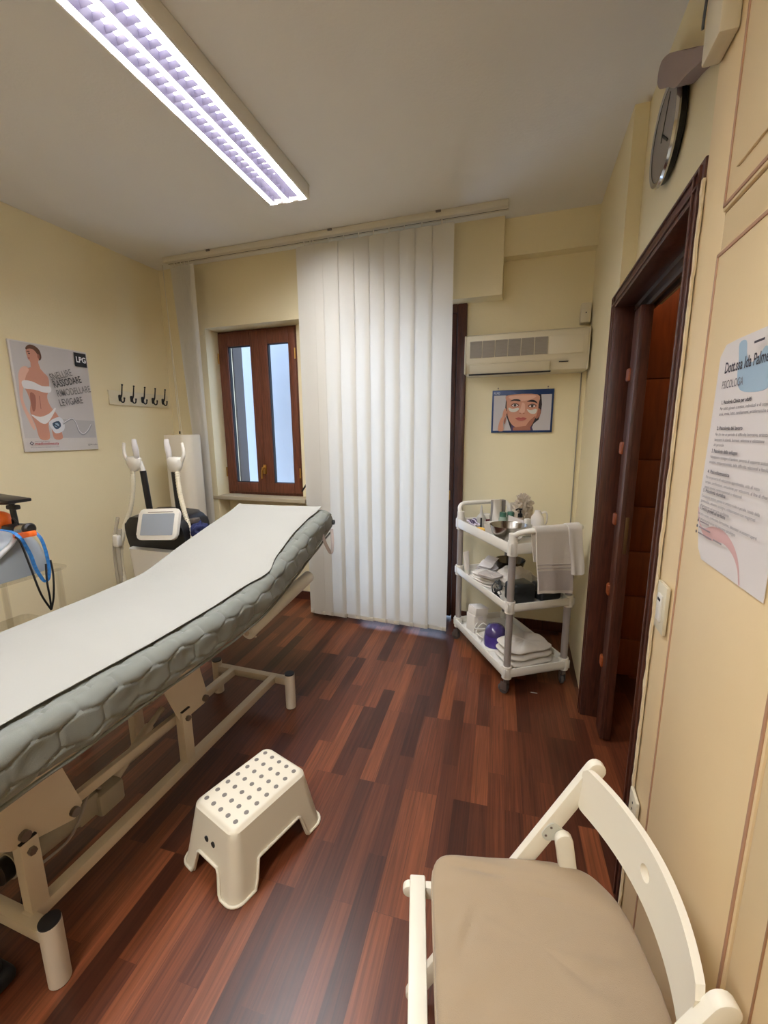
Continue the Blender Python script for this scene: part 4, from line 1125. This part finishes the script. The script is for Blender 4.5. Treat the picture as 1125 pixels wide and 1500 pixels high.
for k_, (lx, ly, lab) in enumerate(((.215, .50, 'glass jar with a green lid behind the steel bowl, left of the pair'), (.275, .50, 'glass jar with a green lid behind the steel bowl, right of the pair'))):
    t = put('green_lid_jar', lab, 'jar', lx, ly, Z3, group='green lidded jars')
    bm = nb(); lathe(bm, [(0, 0), (.026, 0), (.029, .004), (.029, .085), (.022, .10), (0, .10)], n=24); part('jar', bm, mat('pale_green_gel', (176, 196, 180), .15, trans=.3), t, world=False)
    bm = nb(); lathe(bm, [(0, .10), (.024, .10), (.024, .128), (.021, .131), (0, .131)], n=24); part('lid', bm, mat('green_lid', (70, 110, 92), .35), t, world=False)
t = put('pump_bottle', 'amber bottle with a black pump behind the steel bowl', 'bottle', .30, .42, Z3)
bm = nb(); lathe(bm, [(0, 0), (.026, 0), (.028, .004), (.028, .085), (.020, .10), (.012, .108), (0, .108)], n=24); part('bottle', bm, mat('bottle_label', (176, 160, 148), .4), t, world=False)
bm = nb(); lathe(bm, [(0, .105), (.016, .105), (.016, .13), (.006, .135), (.005, .155), (.014, .158), (.014, .166), (0, .168)], n=18); tube(bm, [(0, 0, .162), (-.02, 0, .164), (-.036, 0, .156)], .005, n=8); part('pump', bm, M_BLACK, t, world=False)
t = put('white_cap_bottle', 'short clear bottle with a square white cap right of the steel bowl', 'bottle', .275, .29, Z3)
bm = nb(); box(bm, -.028, .028, -.018, .018, 0, .085, .008, 3); part('bottle', bm, mat('frosted_plastic', (206, 204, 196), .3), t, world=False)
bm = nb(); box(bm, -.018, .018, -.014, .014, .085, .122, .004); part('cap', bm, M_WHITE, t, world=False)
t = put('white_jug', 'white plastic jug with a handle at the right edge of the trolley top', 'jug', .375, .33, Z3)
bm = nb(); lathe(bm, [(0, 0), (.04, 0), (.044, .005), (.044, .10), (.038, .125), (.024, .142), (.018, .165), (0, .168)], n=28); part('jug', bm, M_CLOTH, t, world=False)
bm = nb(); tube(bm, [(.03, 0, .145), (.06, 0, .15), (.075, 0, .12), (.066, 0, .07), (.043, 0, .05)], .008, n=10, flat=.7); part('handle', bm, M_CLOTH, t, world=False)
# crumpled clear bag
def blob(bm, a, b, c, amp, fr, seed, cz=0, nu=48, nv=28, sq=1.0):
    def f(u, v):
        t = 2*PI*u; p = PI*(v-.5)
        d = Vector((math.cos(p)*math.cos(t), math.cos(p)*math.sin(t), math.sin(p)))
        k = 1+amp*noise.noise(d*fr+Vector((seed, 0, 0)))+amp*.5*noise.noise(d*fr*2.7+Vector((0, seed, 0)))
        z = d.z*c*k
        if z < -c*sq: z = -c*sq
        return Vector((d.x*a*k, d.y*b*k, z+cz))
    grid(bm, f, nu, nv, closeu=True); bmesh.ops.remove_doubles(bm, verts=bm.verts, dist=.0003)
t = put('plastic_bag', 'crumpled clear plastic bag heaped at the back of the trolley top', 'plastic bag', .365, .49, Z3)
bm = nb(); blob(bm, .055, .06, .10, .75, 2.6, 3, cz=.10, nu=90, nv=50); part('bag_film', bm, mat('crumpled_film', (214, 200, 182), .18, alpha=.75), t, world=False)
bm = nb(); blob(bm, .05, .05, .055, .7, 3.2, 8, cz=.19, nu=90, nv=50); part('bag_neck', bm, mat('crumpled_film', (0, 0, 0)), t, world=False)
t = put('yellow_sponge', 'round yellow sponge at the left edge of the trolley top', 'sponge', .04, .50, Z3)
bm = nb(); lathe(bm, [(0, 0), (.034, 0), (.038, .006), (.038, .022), (.032, .027), (0, .028)], n=28); part('sponge', bm, mat('yellow_foam', (246, 196, 92), .9, bump=.6, bscale=200), t, world=False)
t = put('foil_packet', 'purple and white packet at the far left corner of the trolley top', 'packet', .05, .61, Z3, .5)
bm = nb()
slab(bm, lambda u, v: Vector((-.045+.09*u, -.035+.07*v, .03+.035*v+.006*math.sin(u*8)+.004*math.sin(v*11))), 12, 10, .012); part('packet', bm, mat('packet_white', (214, 206, 222), .35), t, world=False)
bm = nb()
for k_ in range(4): slab(bm, lambda u, v, k_=k_: Vector((-.04+.022*k_+.014*u, -.03+.06*v, .033+.035*v+.006*math.sin((k_*.25+.1)*8)+.004*math.sin(v*11))), 4, 8, .001)
part('stripe', bm, mat('packet_purple', (72, 56, 92), .4), t, world=False)
t = put('spatula_dish', 'small white spatula dish at the near rim of the trolley top', 'dish', .055, .065, Z3+.05, .4)
bm = nb(); lathe(bm, [(0, 0), (.03, 0), (.04, .010), (.041, .014), (.036, .012), (0, .005)], n=28, sx=1.15, sy=.7); part('dish', bm, M_CLOTH, t, world=False)
bm = nb(); box(bm, -.01, .09, -.008, .008, .012, .016, .002); part('spatula', bm, M_WHITE, t, world=False)
t = put('paper_leaflet', 'white leaflet leaning behind the steel bowl', 'leaflet', .215, .33, Z3, -.4)
bm = nb(); slab(bm, lambda u, v: Vector((-.05+.10*u, -.02+.03*v, .14*v*(1-.25*u))), 8, 8, .001); part('sheet', bm, M_PAPER2, t, world=False)
# towel over the near handle
tt = put('hanging_towel', 'white towel with a grey end hung over the near handle of the trolley', 'towel', .23, -.095, 1.06)
def hang(x0, x1, zf, zb, r=.024, seed=0, xs=0):
    Lf = 1.06-zf; Lb = 1.06-zb; q = PI*r; tot = Lf+q+Lb
    def f(u, v):
        s = v*tot; x = x0+(x1-x0)*u
        wv = .006*math.sin(u*9+seed)+.004*noise.noise(Vector((u*6, v*4, seed)))
        if s < Lf: y = -.095-r-.004; z = zf+s; k = 1-s/Lf
        elif s < Lf+q: a = (s-Lf)/r; y = -.095-r*math.cos(a); z = 1.06+r*math.sin(a); k = 0
        else: y = -.095+r; z = 1.06-(s-Lf-q); k = (s-Lf-q)/Lb
        return Vector((x+xs*k+.004*math.sin(v*14)*k, y+wv*k*(1 if s < Lf else .5)-(.02*k if s < Lf else 0), z+.010*math.sin(u*3.1+seed)*k))
    return f
bm = nb(); f_ = hang(.065, .285, .69, .86, seed=1, xs=.025)
slab(bm, f_, 36, 70, .007); bm.transform(WMt); tw_ = part('terry_sheet', bm, M_TOWEL, tt)
bm = nb()
Lf = .36; tot = Lf+PI*.024+.20
slab(bm, lambda u, v: f_(u, (.018+.115*v)/tot)+Vector((0, -.0035, 0)), 36, 12, .003); bm.transform(WMt); part('grey_band', bm, M_TOWELG, tw_)
bm = nb()
for a in (.145, .165): slab(bm, lambda u, v, a=a: f_(u, (a+.007*v)/tot)+Vector((0, -.004, 0)), 36, 3, .003)
bm.transform(WMt); part('woven_stripe', bm, M_TOWELG, tw_)
tt2 = put('thin_towel', 'second thinner towel on the right end of the near trolley handle', 'towel', .35, -.095, 1.06)
bm = nb(); slab(bm, hang(.27, .355, .80, .84, .030, 3, .02), 14, 50, .005); bm.transform(WMt); part('terry_sheet', bm, M_CLOTH, tt2)
# middle shelf
def fold(name, lab, lx, ly, z, w, d, h, n=3, m=M_CLOTH, rz=0, seed=0, group=None, cat='cloth', amp=.012):
    t = put(name, lab, cat, lx, ly, z, rz, group)
    for i in range(n):
        bm = nb(); hh = h/n; z0 = i*hh; sh = .97-.02*i
        def f(u, v, i=i, z0=z0):
            a = 2*PI*u; c, s = math.cos(a), math.sin(a); e = .45
            px_ = math.copysign(abs(c)**e, c)*w/2*sh; py = math.copysign(abs(s)**e, s)*d/2*sh
            th = (v-.5)*PI; k = math.cos(th)**.5 if abs(th) < PI/2-.001 else 0
            zz = z0+hh/2+hh/2*math.sin(th)*1.0
            nn = amp*noise.noise(Vector((px_*12+seed, py*12, i*3)))+.006*noise.noise(Vector((px_*35, py*30+seed, i)))
            return Vector((px_*k*(1+nn*2), py*k*(1-nn), max(0, zz+nn*(.5 if v > .5 else .15))))
        grid(bm, f, 64, 18, closeu=True); bmesh.ops.remove_doubles(bm, verts=bm.verts, dist=.0002)
        part('fold', bm, m, t, world=False)
    return t
fold('folded_cloth', 'white cloths with grey edges folded at the front of the middle trolley shelf', .075, .44, Z2, .15, .22, .075, 4, M_CLOTH, .25, 1)
fold('grey_cloth', 'grey edged cloth lying on the folded cloths of the middle shelf', .06, .36, Z2+.078, .13, .16, .018, 2, M_TOWELG, .5, 5)
t = put('loose_papers', 'loose white papers heaped at the back of the middle trolley shelf', 'papers', .14, .56, Z2)
for i in range(5):
    bm = nb(); slab(bm, lambda u, v, i=i: Matrix.Rotation(.3*i-.5, 3, 'Z') @ Vector((-.07+.14*u, -.05+.10*v, .012+.022*i+.05*u*(i % 2)+.010*math.sin(u*5+i))), 10, 8, .0015)
    part('sheet', bm, M_PAPER2, t, world=False)
t = put('dark_bowl', 'dark metal bowl at the back of the middle trolley shelf', 'bowl', .31, .535, Z2)
bm = nb(); lathe(bm, [(0, .001), (.05, .001), (.085, .05), (.105, .115), (.108, .122), (.104, .12), (.08, .055), (.045, .01), (0, .01)], n=40); part('bowl', bm, mat('dark_steel', (96, 88, 78), .25, metal=1), t, world=False)
t = put('white_pouch', 'puffy white pouch behind the black cases on the middle shelf', 'pouch', .23, .345, Z2)
bm = nb(); blob(bm, .12, .085, .066, .22, 2, 5, cz=.066); part('pouch', bm, M_CLOTH, t, world=False)
for lx, ly, w, d, h, lab, sd in ((.125, .10, .15, .13, .125, 'black case behind the front post on the middle trolley shelf', 1), (.305, .095, .15, .13, .105, 'glossy black case under the hanging towel on the middle trolley shelf', 2)):
    t = put('black_case', lab, 'case', lx, ly, Z2, .05*sd, 'black cases on the middle shelf')
    bm = nb(); box(bm, -w/2, w/2, -d/2, d/2, 0, h, .022, 4)
    for v in bm.verts: v.co += Vector((1, 1, .6))*(.006*noise.noise(v.co*14+Vector((sd, 0, 0))))
    b_ = part('case_body', bm, mat('black_vinyl', (40, 42, 42), .35, bump=.3, bscale=60), t, world=False)
    bm = nb(); box(bm, -w/2-.001, w/2+.001, -d/2-.001, d/2+.001, h*.62, h*.64); part('zip', bm, M_BLACK, b_, world=False)
t = put('black_straps', 'tangled black straps hanging at the front of the middle trolley shelf', 'straps', .03, .17, Z2)
bm = nb()
for i in range(6):
    r_ = random.Random(i); p0 = [(r_.uniform(-.02, .02), r_.uniform(-.06, .06), .10), (r_.uniform(-.04, .0), r_.uniform(-.07, .07), .08), (r_.uniform(-.045, -.02), r_.uniform(-.07, .07), .05), (r_.uniform(-.04, -.01), r_.uniform(-.07, .07), .012)]
    tube(bm, p0, .007, n=8, flat=.3)
part('strap', bm, M_DKCLOTH, t, world=False)
# bottom shelf
t = put('white_carton', 'open white carton at the far end of the bottom trolley shelf', 'box', .09, .60, Z1, .15)
bm = nb(); box(bm, -.055, .055, -.05, .05, 0, .13, .002); box(bm, -.065, .045, -.055, .045, .128, .185, .002, M=Matrix.Rotation(.12, 4, 'Y')); part('carton', bm, M_CLOTH, t, world=False)
bm = nb(); box(bm, -.02, .02, -.0515, -.05, .09, .12); part('tab', bm, M_PAPER2, t, world=False)
t = put('wax_heater', 'round purple wax heater on the bottom trolley shelf', 'wax heater', .105, .34, Z1)
bm = nb(); lathe(bm, [(0, 0), (.070, 0), (.076, .006), (.078, .05), (.074, .085), (.06, .09), (0, .09)], n=44); h_ = part('heater_body', bm, M_PURPLE, t, world=False)
bm = nb(); lathe(bm, [(.073, .088), (.074, .098), (.068, .125), (.05, .148), (.02, .158), (0, .159)], n=44); part('lid', bm, M_PURPLET, t, world=False)
bm = nb(); lathe(bm, [(0, -.001), (.088, -.001), (.092, .004), (.088, .008), (0, .008)], n=44); part('base_ring', bm, M_WHITE, t, world=False)
bm = nb(); P0 = [tw(.06, .42, Z1+.02), tw(.02, .46, Z1+.05), tw(.09, .50, Z1+.09), tw(.14, .46, Z1+.06), tw(.08, .40, Z1+.10), tw(.03, .50, Z1+.06), tw(.10, .56, Z1+.08), tw(.15, .50, Z1+.03), tw(.03, .40, Z1+.012), tw(.01, .33, Z1+.008), tw(.02, .26, Z1+.008)]
tube(bm, P0, .004, n=8); part('power_cord', bm, M_WHITE, t)
fold('folded_towel', 'white towels folded at the near end of the bottom trolley shelf', .20, .14, Z1, .34, .25, .13, 3, M_TOWEL, .05, 3, cat='towel', amp=.03)
bm = nb(); box(bm, .12, .16, 2.545, 2.551, .0005, .0025, M=None)
solo('paper_scrap', bm, M_PAPER, 'tiny white paper scrap on the floor under the trolley', 'paper scrap')

# ================================================================== MASSAGE DEVICE
dv = thing('massage_device', 'white massage machine with a black basin, tablet screen and two hose cradles, behind the couch', 'massage machine', (-2.49, 2.40, 0))
DX, DY = -2.47, 2.40
def rbox(bm, cx, cy, z0, z1, hw0, hd0, hw1, hd1, r, n=8):
    A = [bm.verts.new((x, y, z0)) for x, y in rrect(2*hw0, 2*hd0, r, n, cx, cy)]
    B = [bm.verts.new((x, y, z1)) for x, y in rrect(2*hw1, 2*hd1, r, n, cx, cy)]
    bm.faces.new(A[::-1]); bm.faces.new(B)
    for i in range(len(A)): bm.faces.new((A[i], A[(i+1) % len(A)], B[(i+1) % len(A)], B[i]))
bm = nb(); rbox(bm, DX, DY, .10, .80, .17, .17, .215, .19, .06); rbox(bm, DX, DY, .05, .11, .24, .22, .20, .20, .06); part('body', bm, M_WHITE, dv)
for sx in (-.18, .18):
    for sy in (-.16, .16):
        bm = nb(); cyl(bm, (DX+sx-.012, DY+sy, .032), (DX+sx+.012, DY+sy, .032), .032); part('wheel', bm, M_BLACK, dv)
bm = nb()
prism(bm, [(p.x, p.y) for p in crom([(-.235, 0, 0), (-.255, .16, 0), (-.215, .25, 0), (-.1, .27, 0), (.1, .27, 0), (.24, .25, 0), (.275, .16, 0), (.255, .0, 0), (.15, -.10, 0), (0, -.115, 0), (-.15, -.10, 0)], 6, True)], .26, frame3((DX, DY-.12, .76), (1, 0, 0), (0, -.12, .993), (0, .993, .12)), .02)
part('basin', bm, M_BLACK, dv)
Mt = frame3((DX+.115, DY-.185, .995), (.985, .06, .06), (-.05, .32, .945))
bm = nb(); prism(bm, rrect(.335, .215, .035), .026, Mt @ Matrix.Translation((0, 0, -.01)), .008); tb = part('tablet', bm, M_WHITE, dv)
bm = nb(); prism(bm, rrect(.27, .150, .008), .0015, Mt @ Matrix.Translation((0, -.002, .0155))); part('screen', bm, M_SCREEN, tb)
bm = nb(); box(bm, -.09, .12, .082, .086, .0155, .017, M=Mt); part('speaker_slot', bm, M_GREYMET, tb)
for sx, xo, lean in ((-1, -2.640, -.03), (1, -2.365, -.015)):
    bm = nb(); cyl(bm, (xo, 2.42, .97), (xo+lean, 2.42, 1.34), .022, n=20); pp = part('post', bm, M_BLACK, dv)
    bm = nb(); bx = xo+lean-.03*(1 if sx < 0 else -.3)
    cyl(bm, (xo+lean, 2.42, 1.335), (xo+lean-.008, 2.415, 1.41), .019, .014)
    cx = xo+lean-.055 if sx < 0 else xo+lean+.035
    lathe(bm, [(0, -.065), (.03, -.058), (.05, -.035), (.062, 0), (.064, .03), (.05, .045), (0, .05)], (cx, 2.40, 1.40), 24, sx=1, sy=.6)
    side = -1 if sx < 0 else 1
    tube(bm, [(cx+side*.05, 2.40, 1.41), (cx+side*.078, 2.40, 1.45), (cx+side*.082, 2.40, 1.50), (cx+side*.074, 2.40, 1.545)], lambda t: .014-.004*t, n=10, flat=.8)
    part('cradle', bm, M_WHITE, pp)
    bm = nb(); hx = cx-side*.042
    tube(bm, [(hx, 2.39, 1.43), (hx+.008, 2.385, 1.47), (hx, 2.385, 1.53), (hx-.006, 2.39, 1.57)], lambda t: .021-.006*abs(t-.5)*2, n=14, flat=.9)
    part('treatment_head', bm, mat('handpiece_grey_white', (206, 202, 200), .35), pp)
    bm = nb()
    if sx < 0: pts = [(cx-.01, 2.39, 1.345), (cx-.018, 2.38, 1.20), (cx-.045, 2.36, 1.05), (cx-.085, 2.32, .90), (cx-.10, 2.28, .70), (cx-.06, 2.26, .50), (cx, 2.24, .40)]
    else: pts = [(cx+.02, 2.39, 1.345), (cx+.045, 2.37, 1.20), (cx+.10, 2.34, 1.06), (cx+.135, 2.33, .95), (cx+.14, 2.33, .70), (cx+.10, 2.28, .45)]
    tube(bm, pts, lambda t: .016+.0016*math.sin(t*260), n=12, k=24); part('hose', bm, M_OFF, dv)
bm = nb()
tube(bm, [(-2.83, 2.30, 1.0), (-2.86, 2.28, .85), (-2.87, 2.27, .70), (-2.84, 2.25, .45)], .012, n=10); tube(bm, [(-2.80, 2.28, .92), (-2.815, 2.26, .75), (-2.80, 2.25, .45)], .014, n=10)
part('hose', bm, mat('clear_hose', (190, 182, 166), .3, alpha=.6), dv)
bm = nb(); box(bm, -2.84, -2.79, 2.24, 2.28, .79, .88, .01); part('hose_clamp', bm, M_WHITE, dv)
t = thing('navy_pouch', 'small navy cloth pouch on the right side of the massage machine basin', 'pouch', (-2.17, 2.38, .86))
bm = nb(); blob(bm, .07, .06, .065, .3, 2.2, 11, cz=.065); part('pouch', bm, M_NAVY, t, world=False)
bm = nb(); lathe(bm, [(0, 0), (.035, 0), (.038, .012), (.034, .03), (0, .032)], (-.03, 0, .125), 20, M=Matrix.Translation((0, 0, 0))); part('cap', bm, M_GREYMET, t, world=False)
bm = nb(); prism(bm, rrect(.28, .20, .07, 8), 1.60, Matrix.Translation((-2.815, 2.99, .001)), .006)
solo('white_column', bm, mat('column_white', (214, 206, 188), .6), 'tall plain white column standing between the massage machine and the blind', 'column')

# ================================================================== CART AT THE LEFT EDGE
ca = thing('acrylic_cart', 'clear acrylic cart carrying the grey machine at the left edge', 'cart', (-2.31, 1.15, 0))
SX, SY = -2.31, 1.15
for z in (.12, .55, .972):
    bm = nb(); prism(bm, rrect(.50, .50, .05), .010, Matrix.Translation((SX, SY, z)), .003); sh_ = part('shelf', bm, M_ACRYL, ca)
    bm = nb()
    tube(bm, [(x, y, z+.005) for x, y in rrect(.504, .504, .05)+[rrect(.504, .504, .05)[0]]], .005, n=8, k=1); part('shelf_edge', bm, mat('acrylic_edge', (216, 206, 190), .3), sh_)
for x in (SX-.21, SX+.21):
    for y in (SY-.21, SY+.21):
        bm = nb(); cyl(bm, (x, y, .06), (x, y, .972), .014); part('leg', bm, M_ACRYL, ca)
        bm = nb(); lathe(bm, [(0, -.03), (.018, -.024), (.03, 0), (.018, .024), (0, .03)], (x, y, .031), 18); part('wheel', bm, M_BLACK, ca)
bm = nb(); ring_ = rrect(.20, .22, .03, 5)
for off, zz in ((0, 0),):
    A = [[bm.verts.new((-2.20+x*k, 1.20+y*k, z)) for x, y in ring_] for k, z in ((.9, .562), (1, .74), (.97, .74), (.87, .565))]
    n_ = len(ring_)
    for a, b in zip(A, A[1:]):
        for i in range(n_): bm.faces.new((a[i], a[(i+1) % n_], b[(i+1) % n_], b[i]))
    bm.faces.new(A[0]); bm.faces.new(A[3])
solo('clear_tub', bm, M_ACRYL, 'clear plastic tub on the middle shelf of the acrylic cart', 'tub')
bm = nb(); lathe(bm, [(0, 0), (.010, 0), (.010, .008), (.0055, .012), (.0055, .30), (.007, .302), (.007, .33), (0, .333)], (-2.345, 1.16, .562), 12); solo('black_rod', bm, M_BLACK, 'thin black rod upright in the acrylic cart', 'rod')
ZT = .984
sm = thing('grey_machine', 'grey domed plastic machine with a black bracket on the acrylic cart', 'machine', (-2.31, 1.15, ZT))
bm = nb()
def dome(u, v):
    a = 2*PI*u; c, s = math.cos(a), math.sin(a); e = .55
    th = v*PI/2; k = max(0, math.cos(th))**.42; h = math.sin(th)**.9
    px_ = math.copysign(abs(c)**e, c)*.235*k; py = math.copysign(abs(s)**e, s)*.215*k
    return Vector((SX+px_, SY+py, ZT+.195*h*(1-.12*(-px_/.235 if px_ < 0 else 0))))
grid(bm, dome, 72, 26, closeu=True); bmesh.ops.remove_doubles(bm, verts=bm.verts, dist=.0003); part('dome', bm, M_GREYBLUE, sm)
bm = nb(); tube(bm, [(-2.075, .99, 1.0), (-2.072, 1.05, 1.05), (-2.075, 1.12, 1.10), (-2.085, 1.18, 1.14), (-2.12, 1.22, 1.165)], .010, n=10); part('dome_ridge', bm, mat('light_grey_plastic', (176, 176, 176), .3), sm)
bm = nb(); box(bm, -2.285, -2.20, 1.26, 1.335, 1.12, 1.195, .012); cyl(bm, (-2.255, 1.31, 1.18), (-2.265, 1.31, 1.30), .012)
box(bm, -2.285, -2.225, 1.295, 1.325, 1.262, 1.284, .006); part('bracket', bm, M_BLACK, sm)
bm = nb(); box(bm, -.13, .11, -.05, .05, 0, .016, .005, M=Matrix.Translation((-2.31, 1.31, 1.303)) @ Matrix.Rotation(.06, 4, 'Y')); lathe(bm, [(0, -.022), (.03, -.018), (.05, 0), (0, 0)], (-2.29, 1.31, 1.305), 18)
part('top_plate', bm, M_BLACK, sm)
bm = nb(); tube(bm, [(-2.335, 1.29, 1.29), (-2.325, 1.27, 1.24), (-2.31, 1.27, 1.19)], .003, n=6); tube(bm, [(-2.46, 1.28, 1.24), (-2.41, 1.28, 1.27), (-2.36, 1.29, 1.295)], .003, n=6)
tube(bm, [(-2.26, 1.30, 1.19), (-2.24, 1.29, 1.225), (-2.19, 1.28, 1.205), (-2.16, 1.28, 1.175)], .0035, n=6); part('bracket_cable', bm, M_BLACK, sm)
t = thing('orange_ball', 'orange ball on the grey domed machine at the left edge of the picture', 'ball', (-2.345, 1.30, 1.155))
bm = nb(); lathe(bm, [(0, 0)]+[(.048*math.sin(a), .048-.048*math.cos(a)) for a in [PI*i/14 for i in range(1, 14)]]+[(0, .096)], n=24); part('ball', bm, M_ORNG, t, world=False)
hp = thing('handpiece', 'silver handpiece with an orange tip lying on the grey domed machine', 'handpiece', (-2.16, 1.27, 1.16))
Mh = frame3((-2.155, 1.25, 1.185), (0, 1, 0), (-.12, 0, .993), (.993, 0, .12))
bm = nb(); lathe(bm, [(0, 0), (.012, 0), (.016, .008), (.022, .025), (.023, .075), (0, .075)], n=22, M=Mh); part('grip', bm, M_STEEL, hp)
bm = nb(); lathe(bm, [(.0, .075), (.025, .075), (.025, .093), (.018, .10), (0, .10)], n=22, M=Mh); part('collar', bm, M_BLACK, hp)
bm = nb(); prism(bm, rrect(.125, .036, .018), .024, frame3((-2.045, 1.215, 1.165), (.985, 0, .17), (0, 1, 0)), .006); part('orange_tip', bm, M_ORNG, hp)
ly_ = thing('blue_lanyard', 'blue patterned lanyard hanging over the side of the grey domed machine', 'lanyard', (-2.03, 1.22, .95))
def ribbon(bm, pts, w, axis=(0, 1, 0), t=.0012):
    P = crom(pts, 8); ax = Vector(axis).normalized()
    def f(u, v):
        i = min(len(P)-1, int(round(v*(len(P)-1)))); return P[i]+ax*(u-.5)*w
    slab(bm, f, 3, len(P), t)
bm = nb()
ribbon(bm, [(-2.15, 1.18, 1.20), (-2.08, 1.185, 1.195), (-2.045, 1.19, 1.175), (-2.035, 1.195, 1.155), (-2.03, 1.213, 1.09), (-2.03, 1.225, 1.022), (-2.03, 1.246, .962)], .015, (.1, 1, 0))
ribbon(bm, [(-2.03, 1.246, .962), (-2.03, 1.258, .948), (-2.03, 1.272, .962), (-2.03, 1.28, 1.013), (-2.03, 1.277, 1.09), (-2.035, 1.268, 1.15), (-2.06, 1.262, 1.18)], .014, (.1, 1, 0))
part('ribbon', bm, M_BLUE, ly_)
bm = nb()
tube(bm, [(-2.05, 1.18, 1.175), (-2.03, 1.184, 1.149), (-2.03, 1.205, 1.036), (-2.03, 1.229, .901), (-2.03, 1.261, .812)], .0042, n=8)
tube(bm, [(-2.03, 1.261, .812), (-2.03, 1.263, .87), (-2.03, 1.262, .95), (-2.032, 1.27, 1.03)], .0042, n=8)
tube(bm, [(-2.03, 1.261, .812), (-2.028, 1.278, .87), (-2.028, 1.291, .97), (-2.03, 1.29, 1.042)], .0042, n=8)
solo('black_cable', bm, M_BLACK, 'black cable hanging in a loop below the blue lanyard', 'cable')

# ================================================================== LIGHT
def area(name, loc, rot, sx, sy, e, col, spread=180):
    l = bpy.data.lights.new(name, 'AREA'); l.shape = 'RECTANGLE'; l.size = sx; l.size_y = sy; l.energy = e; l.color = col
    l.spread = math.radians(spread)
    o = bpy.data.objects.new(name, l); C.objects.link(o); o.location = loc; o.rotation_euler = rot
    return o
area('corridor_lamp', (.85, 2.5, 3.0), (0, 0, 0), .15, .15, 2.2, (1, .62, .35))
wd = bpy.data.worlds.new('daylight'); sc.world = wd; wd.use_nodes = True
bg = wd.node_tree.nodes['Background']; bg.inputs[0].default_value = (*lin((190, 212, 242)), 1); bg.inputs[1].default_value = WORLD_E

# ================================================================== CAMERA
cam = bpy.data.cameras.new('camera'); co = bpy.data.objects.new('camera', cam); C.objects.link(co)
cam.sensor_fit = 'VERTICAL'; cam.sensor_height = 24; cam.lens = 617.86/1500*24; cam.clip_start = .02
pi_, ro, ya = .184668067, -.00791894, -.31665069
fw = Vector((math.sin(ya)*math.cos(pi_), math.cos(ya)*math.cos(pi_), -math.sin(pi_)))
rr0 = Vector((math.cos(ya), -math.sin(ya), 0)); u0 = rr0.cross(fw)
rr_ = rr0*math.cos(ro)+u0*math.sin(ro); uu = -rr0*math.sin(ro)+u0*math.cos(ro)
co.matrix_world = Matrix(((rr_.x, uu.x, -fw.x, 0), (rr_.y, uu.y, -fw.y, 0), (rr_.z, uu.z, -fw.z, 1.6), (0, 0, 0, 1)))
sc.camera = co
vs_ = sc.view_settings; vs_.view_transform = 'Standard'; vs_.look = 'None'; vs_.exposure = .3; vs_.gamma = 1; vs_.use_curve_mapping = False
try:
    sc.cycles.max_bounces = 10; sc.cycles.diffuse_bounces = 5; sc.cycles.transparent_max_bounces = 12
    sc.cycles.use_denoising = True; sc.cycles.sample_clamp_indirect = 6
except Exception: pass
